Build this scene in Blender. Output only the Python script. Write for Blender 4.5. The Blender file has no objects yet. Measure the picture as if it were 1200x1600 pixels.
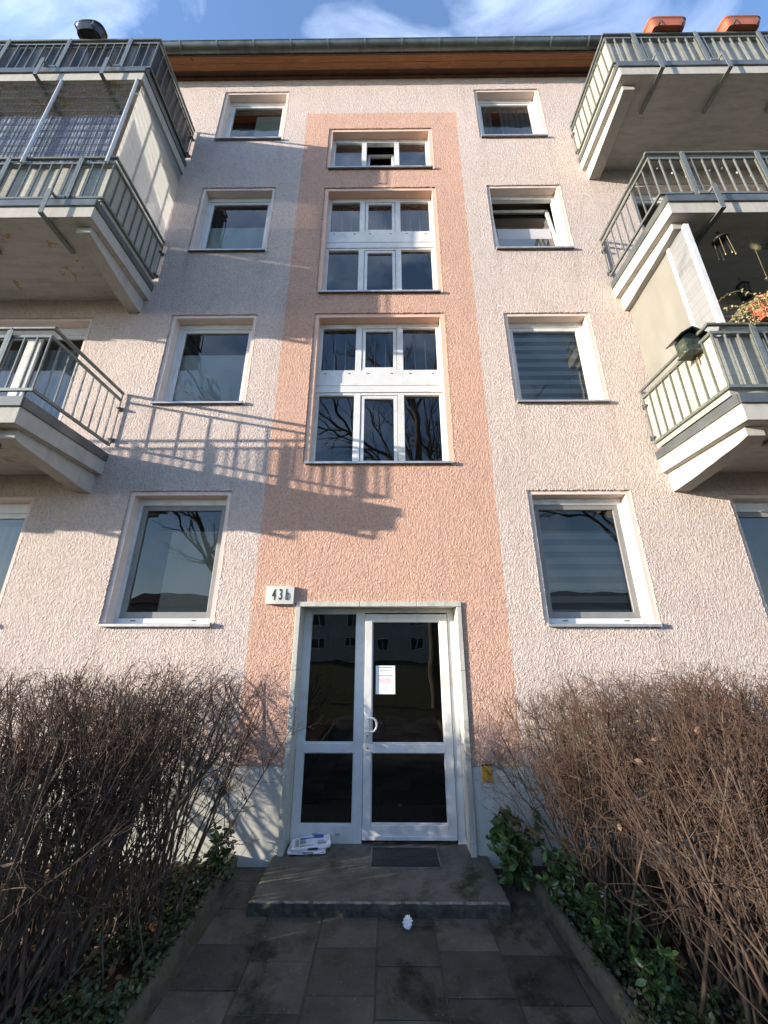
import bpy, math, random
import numpy as np
from mathutils import Vector, Matrix
R = math.radians
random.seed(7); rng = np.random.default_rng(11)
C = bpy.context.scene.collection

# ---------------------------------------------------------------- camera, sky, sun, exposure
cd = bpy.data.cameras.new('camera'); cam = bpy.data.objects.new('camera', cd); C.objects.link(cam)
cd.sensor_fit = 'VERTICAL'; cd.sensor_height = 36; cd.lens = 593.8/1600*36
cd.clip_start = .05; cd.clip_end = 2000
cam.matrix_world = Matrix.Translation((0, -4.25, 1.867)) @ Matrix.Rotation(R(.4855), 4, 'Z') @ Matrix.Rotation(R(90+19.295), 4, 'X') @ Matrix.Rotation(R(.0385), 4, 'Z')
bpy.context.scene.camera = cam
SUN = Vector((-3.68, -1.18, .74)).normalized()
EL = math.asin(SUN.z)
AZ = math.atan2(SUN.x, SUN.y)
w = bpy.data.worlds.new('World'); bpy.context.scene.world = w; w.use_nodes = True
nt = w.node_tree; nd = nt.nodes; lk = nt.links
bg = nd['Background']; bg.inputs[1].default_value = .15
sky = nd.new('ShaderNodeTexSky'); sky.sky_type = 'NISHITA'; sky.sun_disc = False
sky.sun_elevation = EL; sky.sun_rotation = AZ; sky.air_density = 1.0; sky.dust_density = .6; sky.ozone_density = 2.5
tc = nd.new('ShaderNodeTexCoord'); mp = nd.new('ShaderNodeMapping'); mp.inputs['Scale'].default_value = (2.2, 5.0, 3.2); mp.inputs['Rotation'].default_value = (0, .5, .9)
nz = nd.new('ShaderNodeTexNoise'); nz.inputs['Scale'].default_value = 1.3; nz.inputs['Detail'].default_value = 7; nz.inputs['Roughness'].default_value = .55; nz.inputs['Distortion'].default_value = .6
cr = nd.new('ShaderNodeValToRGB'); cr.color_ramp.elements[0].position = .46; cr.color_ramp.elements[1].position = .76; cr.color_ramp.elements[0].color = (.03, .03, .03, 1)
cr.color_ramp.elements[1].color = (.62, .62, .62, 1)
mx = nd.new('ShaderNodeMix'); mx.data_type = 'RGBA'; mx.inputs['B'].default_value = (4.4, 5.1, 6.4, 1)
lk.new(tc.outputs['Generated'], mp.inputs[0]); lk.new(mp.outputs[0], nz.inputs[0]); lk.new(nz.outputs[0], cr.inputs[0])
lk.new(cr.outputs[0], mx.inputs['Factor']); tn = nd.new('ShaderNodeMix'); tn.data_type = 'RGBA'; tn.blend_type = 'MULTIPLY'; tn.inputs['Factor'].default_value = 1; tn.inputs['B'].default_value = (.87, .97, 1.14, 1); lk.new(sky.outputs[0], tn.inputs['A']); lk.new(tn.outputs['Result'], mx.inputs['A']); lk.new(mx.outputs['Result'], bg.inputs[0])
sl = bpy.data.lights.new('sun', 'SUN'); sl.energy = 4.2; sl.angle = R(.5); sl.color = (1, .87, .71)
so = bpy.data.objects.new('sun', sl); C.objects.link(so); so.rotation_euler = SUN.to_track_quat('Z', 'Y').to_euler(); so.location = (-20, -8, 12)
vs = bpy.context.scene.view_settings; vs.view_transform = 'Standard'; vs.look = 'None'; vs.gamma = 1; vs.exposure = 1.48

# ---------------------------------------------------------------- materials
def mat(name, col, rough=.6, metal=0, spec=.5):
    m = bpy.data.materials.new(name); m.use_nodes = True
    b = m.node_tree.nodes['Principled BSDF']
    b.inputs['Base Color'].default_value = (*col, 1); b.inputs['Roughness'].default_value = rough
    b.inputs['Metallic'].default_value = metal; b.inputs['Specular IOR Level'].default_value = spec
    return m
class G:
    def __init__(s, m): s.m = m; s.t = m.node_tree; s.n = s.t.nodes; s.l = s.t.links; s.b = s.n['Principled BSDF']; s.tc = s.n.new('ShaderNodeTexCoord')
    def N(s, t, **k):
        x = s.n.new('ShaderNode'+t)
        for a, v in k.items(): setattr(x, a, v)
        return x
    def co(s, scale=(1, 1, 1), rot=(0, 0, 0)):
        m = s.N('Mapping'); m.inputs['Scale'].default_value = scale; m.inputs['Rotation'].default_value = rot
        s.l.new(s.tc.outputs['Object'], m.inputs[0]); return m.outputs[0]
    def noise(s, co, scale, detail=4, rough=.5, dist=0):
        x = s.N('TexNoise'); s.l.new(co, x.inputs['Vector']); x.inputs['Scale'].default_value = scale
        x.inputs['Detail'].default_value = detail; x.inputs['Roughness'].default_value = rough; x.inputs['Distortion'].default_value = dist
        return x.outputs[0]
    def ramp(s, v, p0, p1, c0=(0, 0, 0), c1=(1, 1, 1)):
        x = s.N('ValToRGB'); s.l.new(v, x.inputs[0]); e = x.color_ramp.elements
        e[0].position = p0; e[1].position = p1; e[0].color = (*c0, 1); e[1].color = (*c1, 1); return x.outputs[0]
    def mix(s, f, a, b, mode='MIX'):
        x = s.N('Mix'); x.data_type = 'RGBA'; x.blend_type = mode
        for i, v in (('Factor', f), ('A', a), ('B', b)):
            if isinstance(v, (int, float)): x.inputs[i].default_value = v
            elif isinstance(v, tuple): x.inputs[i].default_value = (*v, 1)
            else: s.l.new(v, x.inputs[i])
        return x.outputs['Result']
    def math(s, op, a, b=0.0, c=0.0):
        x = s.N('Math'); x.operation = op
        for i, v in enumerate((a, b, c)):
            if isinstance(v, (int, float)): x.inputs[i].default_value = v
            else: s.l.new(v, x.inputs[i])
        return x.outputs[0]
    def color(s, v): s.l.new(v, s.b.inputs['Base Color'])
    def bump(s, h, strength=1, dist=.01):
        x = s.N('Bump'); x.inputs['Strength'].default_value = strength; x.inputs['Distance'].default_value = dist
        s.l.new(h, x.inputs['Height']); s.l.new(x.outputs[0], s.b.inputs['Normal']); return x
    def xyz(s):
        x = s.N('SeparateXYZ'); s.l.new(s.tc.outputs['Object'], x.inputs[0]); return x.outputs

def varied(name, col, rough=.6, amt=.25, scale=6, bump=0, bdist=.004, bscale=40, metal=0, spec=.5, dirt=None, dscale=2.5):
    m = mat(name, col, rough, metal, spec); g = G(m); co = g.co()
    n = g.noise(co, scale, 5, .6)
    c = g.mix(g.ramp(n, .3, .7), tuple(x*(1-amt) for x in col), tuple(min(1, x*(1+amt)) for x in col))
    if dirt:
        n2 = g.noise(co, dscale, 6, .65, .4); c = g.mix(g.ramp(n2, .5, .72), c, dirt)
    g.color(c)
    if bump: g.bump(g.noise(co, bscale, 6, .6), bump, bdist)
    return m

PINK = (.75, .645, .60); ORANGE = (.75, .485, .38)
def band_mask(g, co):                       # the painted orange field round the stair windows and the door
    xs = g.xyz(); n = g.noise(co, 30, 2); n = g.math('MULTIPLY_ADD', n, .05, -.025)
    x = g.math('ADD', xs[0], n); z = g.math('ADD', xs[2], n)
    a = g.math('GREATER_THAN', x, -1.473); b = g.math('LESS_THAN', x, 1.294); c = g.math('LESS_THAN', z, 11.25)
    return g.math('MULTIPLY', g.math('MULTIPLY', a, b), c)
def stucco():
    m = mat('stucco', PINK, .85, 0, .2); g = G(m); co = g.co()
    wob = g.noise(g.co((1, 1, 1)), 20, 2, .5)
    cs = g.co((1.15, 1, .85), (0, .5, 0))
    # trowelled lumps: distorted noise, thresholded so that flat tops are cut by narrow valleys
    a = g.noise(cs, 42, 3.0, .6, .1); b = g.noise(co, 92, 2.5, .6, .2)
    ra = g.ramp(a, .34, .66); rb = g.ramp(b, .3, .72)
    vo = g.N('TexVoronoi'); vo.feature = 'SMOOTH_F1'; vo.inputs['Scale'].default_value = 42; vo.inputs['Smoothness'].default_value = .5; g.l.new(g.mix(.03, cs, g.noise(co, 30, 2)), vo.inputs['Vector'])
    vr = g.ramp(vo.outputs['Distance'], .12, .62, (1, 1, 1), (0, 0, 0))
    h = g.mix(.42, g.mix(.50, ra, vr), rb)
    f = g.noise(co, 220, 2, .6)
    h = g.mix(.08, h, f)
    big = g.noise(g.co((1, 1, .6)), .55, 4, .6); mid = g.noise(co, 2.4, 5, .65)
    msk = band_mask(g, co)
    base = g.mix(msk, PINK, ORANGE)
    base = g.mix(g.ramp(big, .35, .7), base, g.mix(1.0, base, (.90, .93, .95), 'MULTIPLY'))
    base = g.mix(g.ramp(mid, .45, .75, (0, 0, 0), (.5, .5, .5)), base, g.mix(1.0, base, (.84, .82, .82), 'MULTIPLY'))
    base = g.mix(g.ramp(h, .10, .50, (.72, .72, .72), (0, 0, 0)), base, g.mix(1.0, base, (.50, .45, .42), 'MULTIPLY'))   # shade of the valleys between lumps, painted into the colour
    # splash dirt above the plinth
    z = g.xyz()[2]; sp = g.math('MULTIPLY', g.ramp(g.math('MULTIPLY', z, .5), .38, .95, (1, 1, 1), (0, 0, 0)), g.ramp(mid, .35, .7))
    base = g.mix(g.math('MULTIPLY', sp, .35), base, (.36, .31, .28))
    # rain streaks running down from the sill ends
    xs_ = g.xyz(); sx_ = 0.0
    for xe in (-3.075, -1.90, -1.0, .79, 1.715, 2.885):
        d_ = g.math('ABSOLUTE', g.math('SUBTRACT', xs_[0], xe)); sx_ = g.math('MAXIMUM', sx_, g.math('SUBTRACT', 1.0, g.math('MULTIPLY', d_, 11)))
    ph = g.math('MULTIPLY', g.math('FRACT', g.math('MULTIPLY', g.math('SUBTRACT', 2.05+2.805*5, xs_[2]), 1/2.805)), 2.805)
    fz = g.math('MAXIMUM', g.math('SUBTRACT', 1.0, g.math('MULTIPLY', ph, .85)), 0.0)
    st = g.math('MULTIPLY', g.math('MULTIPLY', g.math('MAXIMUM', sx_, 0.0), fz), g.ramp(g.noise(g.co((22, 1, 1.2)), 1.5, 4, .6), .35, .65))
    base = g.mix(g.math('MULTIPLY', st, .55), base, g.mix(1.0, base, (.55, .53, .52), 'MULTIPLY'))
    wsh = g.math('MULTIPLY', g.ramp(g.noise(g.co((3.5, 1, .28)), 1.6, 5, .6), .48, .72), .30)
    base = g.mix(wsh, base, g.mix(1.0, base, (.78, .76, .75), 'MULTIPLY'))
    g.color(base); g.bump(h, 1.0, .030)
    return m
def smooth_plaster(name='smooth_plaster'):
    m = mat(name, PINK, .8, 0, .25); g = G(m); co = g.co()
    msk = band_mask(g, co); base = g.mix(msk, (.65, .56, .515), (.67, .475, .385))
    n = g.noise(co, 5, 5, .6); base = g.mix(g.ramp(n, .4, .8, (0, 0, 0), (.5, .5, .5)), base, g.mix(1.0, base, (.78, .75, .73), 'MULTIPLY'))
    g.color(base); g.bump(g.noise(co, 90, 4, .6), .5, .002); return m
def streaked(name, col, dirt, amt=.6, rough=.75, bumps=.6):
    m = mat(name, col, rough, 0, .25); g = G(m)
    a = g.noise(g.co((7, 7, .8)), 1.6, 6, .65); b = g.noise(g.co(), 3.0, 7, .7, .5)
    c = g.mix(g.math('MULTIPLY', g.ramp(a, .42, .8), amt), col, dirt)
    c = g.mix(g.math('MULTIPLY', g.ramp(b, .5, .72), amt), c, dirt)
    g.color(c); g.bump(g.noise(g.co(), 60, 6, .65), bumps, .003); return m
M = {}
M['stucco'] = stucco(); M['smooth'] = smooth_plaster()
M['plinth'] = streaked('plinth_paint', (.50, .515, .49), (.30, .30, .26), .55)
M['conc'] = streaked('balcony_concrete', (.42, .415, .385), (.25, .24, .22), .5, .8, .9)
def soffit():
    m = mat('balcony_underside', (.46, .45, .42), .85, 0, .2); g = G(m)
    a = g.noise(g.co((1.2, 6, 1)), 2.2, 6, .65); p = g.noise(g.co(), 5.5, 4, .55, .3)
    c = g.mix(g.ramp(a, .42, .75), (.48, .47, .44), (.33, .32, .29))
    pe = g.math('MULTIPLY', g.ramp(p, .625, .65), g.math('LESS_THAN', g.xyz()[0], 0.0)); c = g.mix(pe, c, (.36, .29, .13))
    g.color(c); h = g.mix(.5, g.ramp(p, .625, .65, (1, 1, 1), (0, 0, 0)), g.noise(g.co(), 50, 5)); g.bump(h, .6, .004); return m
M['under'] = soffit()
M['flash'] = varied('grey_sheet_metal', (.10, .115, .12), .45, .25, 4, metal=.4, dirt=(.19, .19, .17))
M['steel'] = varied('galvanised_steel', (.16, .18, .17), .45, .3, 30, metal=.4, dirt=(.20, .21, .195), dscale=9)
M['zinc'] = varied('zinc_gutter', (.15, .17, .165), .42, .25, 5, metal=.7, dirt=(.09, .10, .09), dscale=3)
M['dark'] = mat('dark_void', (.015, .015, .015), .9)
M['black'] = varied('black_plastic', (.022, .022, .022), .35, .3, 8)
M['pvc'] = varied('white_plastic', (.62, .635, .64), .32, .05, 9, dirt=(.50, .50, .475), dscale=3.5, spec=.5)
M['pvcg'] = varied('grey_screen_frame', (.20, .205, .205), .45, .12, 6)
M['alu'] = varied('aluminium_sill', (.50, .50, .51), .4, .15, 12, metal=.6, dirt=(.35, .33, .31))
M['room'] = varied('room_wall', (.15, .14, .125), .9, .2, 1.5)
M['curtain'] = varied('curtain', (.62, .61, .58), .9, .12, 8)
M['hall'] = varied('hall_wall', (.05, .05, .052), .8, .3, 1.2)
def wood():
    m = mat('eaves_wood', (.30, .13, .05), .6, 0, .3); g = G(m)
    a = g.noise(g.co((1.2, 26, 26)), 2.5, 5, .6, .6); k = g.noise(g.co((3, 9, 9)), 2.4, 2, .5)
    c = g.mix(g.ramp(a, .3, .7), (.40, .19, .085), (.22, .09, .035)); c = g.mix(g.ramp(k, .70, .76), c, (.08, .03, .012))
    g.color(c); return m
M['wood'] = wood()
M['wooddk'] = varied('dark_eaves_board', (.10, .05, .03), .7, .3, 6)
def stone():
    m = mat('travertine', (.52, .52, .46), .6, 0, .35); g = G(m)
    a = g.noise(g.co(), 70, 4, .7); b = g.noise(g.co((6, 6, 1.2)), 1.8, 6, .65, .3)
    c = g.mix(g.ramp(a, .35, .7), (.40, .40, .36), (.60, .60, .54)); c = g.mix(g.ramp(b, .48, .75, (0, 0, 0), (.7, .7, .7)), c, (.27, .27, .24))
    g.color(c); g.bump(a, .5, .003); return m
M['stone'] = stone()
def glass(name, tint=(.75, .78, .77), boost=1.7, wave=.005, rough=0.0):
    m = bpy.data.materials.new(name); m.use_nodes = True; t = m.node_tree; n = t.nodes; l = t.links; n.remove(n['Principled BSDF'])
    o = n['Material Output']; tr = n.new('ShaderNodeBsdfTransparent'); tr.inputs[0].default_value = (*tint, 1)
    gl = n.new('ShaderNodeBsdfGlossy'); gl.inputs['Roughness'].default_value = rough; gl.inputs[0].default_value = (.86, .84, .80, 1)
    fr = n.new('ShaderNodeFresnel'); fr.inputs['IOR'].default_value = 1.52
    mu = n.new('ShaderNodeMath'); mu.operation = 'MULTIPLY'; mu.inputs[1].default_value = boost; mu.use_clamp = True
    tcc = n.new('ShaderNodeTexCoord'); no = n.new('ShaderNodeTexNoise'); no.inputs['Scale'].default_value = 2.2; no.inputs['Detail'].default_value = 1
    bu = n.new('ShaderNodeBump'); bu.inputs['Strength'].default_value = .6; bu.inputs['Distance'].default_value = wave
    mi = n.new('ShaderNodeMixShader')
    l.new(tcc.outputs['Object'], no.inputs[0]); l.new(no.outputs[0], bu.inputs['Height']); l.new(bu.outputs[0], gl.inputs['Normal'])
    l.new(fr.outputs[0], mu.inputs[0]); l.new(mu.outputs[0], mi.inputs[0]); l.new(tr.outputs[0], mi.inputs[1]); l.new(gl.outputs[0], mi.inputs[2]); l.new(mi.outputs[0], o.inputs[0])
    return m
M['glass'] = glass('window_glass'); M['sglass'] = glass('stair_window_glass', boost=2.3); M['dglass'] = glass('door_glass', (.55, .57, .58), 2.3, .004)
def frosted(name, col, alpha=.5, rough=.35, clear=0.0):
    m = mat(name, col, rough); g = G(m)
    n = g.noise(g.co((2, 2, .8)), 2.2, 5, .6); g.color(g.mix(g.ramp(n, .35, .7), tuple(x*.82 for x in col), col))
    t = g.N('BsdfTranslucent'); t.inputs[0].default_value = (*col, 1); mi = g.N('MixShader'); mi.inputs[0].default_value = alpha
    out = g.n['Material Output']; g.l.new(g.b.outputs[0], mi.inputs[1]); g.l.new(t.outputs[0], mi.inputs[2]); tp = g.N('BsdfTransparent'); m2 = g.N('MixShader'); m2.inputs[0].default_value = clear; g.l.new(mi.outputs[0], m2.inputs[1]); g.l.new(tp.outputs[0], m2.inputs[2])
    g.l.new(m2.outputs[0], out.inputs[0]); return m
M['frost'] = frosted('frosted_panel', (.62, .64, .65), .6, .35, .42); M['frostb'] = frosted('beige_panel', (.35, .345, .31), .35, .3)
def reed(name, c1, c2, sh=1.0):
    m = mat(name, c1, .7, 0, .25); g = G(m); xs = g.xyz()
    u = g.math('ADD', xs[0], xs[1]); s = g.math('SINE', g.math('MULTIPLY', u, 2*math.pi/.014)); s01 = g.math('MULTIPLY_ADD', s, .5, .5)
    c = g.mix(g.ramp(g.noise(g.co((60, 60, 1.5)), 1.0, 3, .6), .3, .7), c1, c2)
    big = g.noise(g.co(), 2.5, 5, .6); c = g.mix(g.ramp(big, .45, .75, (0, 0, 0), (.6, .6, .6)), c, tuple(x*.7 for x in c1))
    zz = g.math('FRACT', g.math('MULTIPLY', xs[2], 1/.11)); ln = g.math('LESS_THAN', zz, .05); c = g.mix(g.math('MULTIPLY', ln, .55), c, tuple(x*.4 for x in c1))
    g.color(c); g.bump(s01, .6*sh, .003); return m
M['reed'] = reed('cream_screen', (.345, .335, .285), (.41, .40, .345))
M['tarp'] = varied('dark_sheet', (.035, .037, .042), .3, .5, 5, bump=.6, bdist=.02, bscale=7)
def bluefilm():
    m = mat('corrugated_plastic', (.30, .36, .50), .25); g = G(m); xs = g.xyz()
    s = g.math('SINE', g.math('MULTIPLY', xs[0], 2*math.pi/.045)); s01 = g.math('MULTIPLY_ADD', s, .5, .5)
    n = g.noise(g.co((1, 1, 1.5)), 2.3, 6, .65, .8); c = g.mix(g.ramp(n, .35, .68), (.12, .16, .30), (.40, .46, .55)); g.color(c); g.bump(s01, .8, .01)
    tp = g.N('BsdfTransparent'); tp.inputs[0].default_value = (.8, .85, .95, 1); m2 = g.N('MixShader'); m2.inputs[0].default_value = .38; out = g.n['Material Output']; g.l.new(g.b.outputs[0], m2.inputs[1]); g.l.new(tp.outputs[0], m2.inputs[2]); g.l.new(m2.outputs[0], out.inputs[0])
    return m
M['film'] = bluefilm()
M['terra'] = varied('terracotta', (.36, .105, .055), .7, .18, 6, bump=.3, bdist=.003, bscale=50, dirt=(.30, .14, .09))
M['green'] = varied('green_paint', (.03, .046, .034), .55, .4, 12, dirt=(.15, .13, .08), dscale=7)
M['brass'] = mat('brass_tube', (.55, .42, .2), .35, .8)
M['paper'] = varied('paper', (.78, .80, .84), .7, .04, 10)
M['crumple'] = varied('crumpled_paper', (.80, .80, .80), .8, .05, 10)
M['ink'] = mat('ink', (.03, .03, .035), .6); M['inkg'] = mat('grey_ink', (.35, .35, .38), .7); M['inkr'] = mat('red_ink', (.55, .22, .22), .7)
M['inkb'] = mat('blue_ink', (.06, .13, .38), .6); M['inkpic'] = varied('printed_photo', (.25, .30, .26), .6, .7, 40)
M['sign'] = varied('enamel_sign', (.60, .62, .58), .35, .06, 10, dirt=(.46, .46, .41))
M['yellow'] = varied('yellow_sign', (.62, .33, .025), .45, .15, 14, dirt=(.40, .22, .04), dscale=12)
M['grate'] = varied('dark_grate', (.045, .045, .045), .6, .4, 60, metal=.4)
def conc_step():
    m = mat('step_concrete', (.16, .155, .14), .9, 0, .2); g = G(m); co = g.co()
    a = g.noise(co, 5, 7, .7, .3); b = g.noise(co, 90, 4, .7); k = g.noise(co, 2.2, 6, .7, .3)
    c = g.mix(g.ramp(a, .3, .7), (.075, .07, .057), (.17, .158, .135)); c = g.mix(g.ramp(b, .66, .74), c, (.32, .31, .28))
    c = g.mix(g.ramp(k, .56, .68), c, (.035, .042, .018))
    g.color(c); g.bump(g.mix(.6, a, b), .9, .006); return m
M['step'] = conc_step()
M['worn'] = varied('worn_edge', (.20, .195, .175), .9, .5, 30, bump=.9, bdist=.006, bscale=60, dirt=(.10, .10, .085), dscale=12)
M['riser'] = varied('mossy_riser', (.045, .045, .035), .95, .5, 14, bump=.9, bdist=.008, bscale=40, dirt=(.10, .10, .08), dscale=9)
def slabs():
    m = mat('path_slabs', (.09, .088, .08), .9, 0, .2); g = G(m); co = g.co()
    a = g.noise(co, 4, 7, .7, .3); b = g.noise(co, 120, 4, .75); k = g.noise(co, 1.6, 6, .7, .2); sp = g.N('TexVoronoi'); g.l.new(co, sp.inputs['Vector']); sp.inputs['Scale'].default_value = 28
    c = g.mix(g.ramp(a, .3, .7), (.052, .048, .039), (.118, .107, .088)); c = g.mix(g.ramp(b, .66, .72), c, (.17, .16, .15))
    c = g.mix(g.ramp(k, .50, .62), c, (.018, .021, .010)); c = g.mix(g.ramp(sp.outputs['Distance'], .05, .08, (1, 1, 1), (0, 0, 0)), c, (.34, .32, .30))
    ge = g.N('NewGeometry'); rv = g.math('MULTIPLY_ADD', ge.outputs['Random Per Island'], .7, .62); cc = g.N('CombineXYZ')
    for q in range(3): g.l.new(rv, cc.inputs[q])
    c = g.mix(1.0, c, cc.outputs[0], 'MULTIPLY')
    g.color(c); g.bump(g.mix(.5, a, b), .9, .006); return m
M['slab'] = slabs()
M['kerb'] = varied('mossy_kerb', (.075, .07, .05), .95, .35, 8, bump=.9, bdist=.01, bscale=30, dirt=(.05, .06, .02), dscale=4)
def soil(name, c1, c2, c3):
    m = mat(name, c1, .95, 0, .1); g = G(m); co = g.co()
    v = g.N('TexVoronoi'); g.l.new(co, v.inputs['Vector']); v.inputs['Scale'].default_value = 26
    a = g.noise(co, 14, 7, .7, .5); c = g.mix(g.ramp(a, .35, .68), c1, c2); c = g.mix(g.math('MULTIPLY', g.ramp(v.outputs['Color'], .55, .8), .6), c, c3)
    g.color(c); g.bump(a, 1, .03); return m
M['soil'] = soil('garden_soil', (.03, .024, .016), (.06, .045, .028), (.13, .075, .035))
M['grass'] = soil('winter_lawn', (.05, .05, .022), (.09, .085, .04), (.06, .05, .03))
def bark(name, a, b, sc=14):
    m = mat(name, a, .8, 0, .25); g = G(m); n = g.noise(g.co((1, 1, .4)), sc, 5, .65); g.color(g.mix(g.ramp(n, .35, .65), a, b)); return m
M['twig'] = bark('red_brown_bark', (.042, .025, .019), (.115, .070, .050)); M['stem'] = bark('grey_brown_bark', (.042, .030, .024), (.115, .084, .062))
M['bark'] = bark('tree_bark', (.09, .08, .065), (.17, .15, .125), 6)
M['twigdk'] = bark('dark_bark', (.045, .032, .028), (.11, .075, .055))
def leafmat(name, a, b, rough=.35):
    m = mat(name, a, rough, 0, .5); g = G(m); n = g.noise(g.co(), 9, 3, .6); g.color(g.mix(g.ramp(n, .35, .65), a, b)); return m
M['evergreen'] = leafmat('evergreen_leaf', (.03, .065, .02), (.075, .13, .035), .28); M['cover'] = leafmat('ground_ivy_leaf', (.025, .042, .014), (.06, .08, .03), .45)
M['dead'] = leafmat('dead_leaf', (.13, .065, .03), (.24, .15, .09), .7); M['straw'] = leafmat('withered_leaf', (.36, .33, .15), (.25, .19, .10), .7)
M['oppwall'] = varied('far_render', (.34, .32, .29), .9, .15, .8); M['tile'] = varied('roof_tile', (.10, .045, .03), .8, .3, 4)

# ---------------------------------------------------------------- mesh helpers
class MB:
    def __init__(s): s.v = []; s.f = []; s.k = []; s.sm = []
    def add(s, vs, fs, k=0, smooth=False):
        o = len(s.v); s.v += [tuple(x) for x in vs]; s.f += [tuple(i+o for i in f) for f in fs]; s.k += [k]*len(fs); s.sm += [smooth]*len(fs); return s
    def box(s, x0, x1, y0, y1, z0, z1, k=0):
        if x0 > x1: x0, x1 = x1, x0
        if y0 > y1: y0, y1 = y1, y0
        if z0 > z1: z0, z1 = z1, z0
        return s.add([(x0, y0, z0), (x1, y0, z0), (x1, y1, z0), (x0, y1, z0), (x0, y0, z1), (x1, y0, z1), (x1, y1, z1), (x0, y1, z1)],
                     [(3, 2, 1, 0), (4, 5, 6, 7), (0, 1, 5, 4), (1, 2, 6, 5), (2, 3, 7, 6), (3, 0, 4, 7)], k)
    def quad(s, a, b, c, d, k=0): return s.add([a, b, c, d], [(0, 1, 2, 3)], k)
    def prism(s, prof, axis, a, b, k=0, smooth=False, cap=True):   # closed 2-D profile extruded along axis
        def P(u, v, t): return {'x': (t, u, v), 'y': (u, t, v), 'z': (u, v, t)}[axis]
        n = len(prof); vs = [P(u, v, a) for u, v in prof]+[P(u, v, b) for u, v in prof]
        fs = [(i, (i+1) % n, n+(i+1) % n, n+i) for i in range(n)]
        s.add(vs, fs, k, smooth)
        if cap: s.add(vs, [tuple(range(n-1, -1, -1)), tuple(range(n, 2*n))], k)
        return s
    def tube(s, p, q, r, r2=None, n=8, k=0):
        r2 = r if r2 is None else r2; p = Vector(p); q = Vector(q); d = (q-p).normalized()
        a = d.orthogonal().normalized(); b = d.cross(a); vs = []
        for c, rr in ((p, r), (q, r2)):
            for i in range(n): t = 2*math.pi*i/n; vs.append(c+(a*math.cos(t)+b*math.sin(t))*rr)
        s.add(vs, [(i, (i+1) % n, n+(i+1) % n, n+i) for i in range(n)], k, True)
        s.add(vs, [tuple(range(n-1, -1, -1)), tuple(range(n, 2*n))], k); return s
    def lathe(s, c, prof, n=20, k=0, sx=1, sy=1):
        vs = []; m = len(prof)
        for r, z in prof:
            for i in range(n): t = 2*math.pi*i/n; vs.append((c[0]+r*sx*math.cos(t), c[1]+r*sy*math.sin(t), c[2]+z))
        s.add(vs, [(j*n+i, j*n+(i+1) % n, (j+1)*n+(i+1) % n, (j+1)*n+i) for j in range(m-1) for i in range(n)], k, True)
        s.add(vs, [tuple(range(n-1, -1, -1)), tuple(range((m-1)*n, m*n))], k); return s
    def build(s, name, mats, parent=None, bevel=0):
        me = bpy.data.meshes.new(name); me.from_pydata(s.v, [], s.f)
        for m in (mats if isinstance(mats, (list, tuple)) else [mats]): me.materials.append(m)
        me.polygons.foreach_set('material_index', s.k); me.polygons.foreach_set('use_smooth', s.sm); me.update()
        o = bpy.data.objects.new(name, me); C.objects.link(o)
        if parent: o.parent = parent
        if bevel:
            b = o.modifiers.new('bevel', 'BEVEL'); b.width = bevel; b.segments = 2; b.limit_method = 'ANGLE'; b.angle_limit = R(50)
        return o
def tag(o, label=None, cat=None, group=None, kind=None):
    for k, v in (('label', label), ('category', cat), ('group', group), ('kind', kind)):
        if v: o[k] = v
    return o
def empty(name, loc, label=None, cat=None, group=None, kind=None):
    o = bpy.data.objects.new(name, None); C.objects.link(o); o.location = loc; o.empty_display_size = .2; return tag(o, label, cat, group, kind)
def recentre(o, p):                     # move a mesh's origin to p, geometry stays
    p = Vector(p); o.data.transform(Matrix.Translation(-p)); o.location = p; return o
def text_mesh(name, body, size, m, loc, rot=(R(90), 0, 0), parent=None, ext=.001, sx=1, bold=0, space=1, align='CENTER'):
    cu = bpy.data.curves.new(name, 'FONT'); cu.body = body; cu.size = size; cu.extrude = ext; cu.offset = bold; cu.space_character = space; cu.align_x = align; cu.align_y = 'CENTER'
    t = bpy.data.objects.new('tmp', cu); C.objects.link(t); bpy.context.view_layer.update()
    me = bpy.data.meshes.new_from_object(t.evaluated_get(bpy.context.evaluated_depsgraph_get())); bpy.data.objects.remove(t)
    me.transform(Matrix.Translation(loc) @ Matrix.Rotation(rot[2], 4, 'Z') @ Matrix.Rotation(rot[0], 4, 'X') @ Matrix.Diagonal((sx, 1, 1, 1)))
    me.name = name; me.materials.clear(); me.materials.append(m); o = bpy.data.objects.new(name, me); C.objects.link(o)
    if parent: o.parent = parent
    return o

# ================================================================ SETTING
# ground
g_ = MB(); g_.quad((-150, -150, -.03), (150, -150, -.03), (150, 150, -.03), (-150, 150, -.03))
tag(g_.build('ground', M['grass']), kind='structure')
def bumpy_sheet(name, x0, x1, y0, y1, z, nx, ny, amp, m):
    b = MB(); vs = []
    for j in range(ny+1):
        for i in range(nx+1):
            e = 0 if i in (0, nx) or j in (0, ny) else 1
            vs.append((x0+(x1-x0)*i/nx, y0+(y1-y0)*j/ny, z+e*amp*random.uniform(-1, 1)))
    b.add(vs, [(j*(nx+1)+i, j*(nx+1)+i+1, (j+1)*(nx+1)+i+1, (j+1)*(nx+1)+i) for j in range(ny) for i in range(nx)], 0, True)
    return tag(b.build(name, m), kind='structure')
bumpy_sheet('soil', -9, -1.43, -6, .0, .012, 90, 70, .015, M['soil'])
bumpy_sheet('soil', 1.27, 9, -6, .0, .012, 90, 70, .015, M['soil'])
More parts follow.
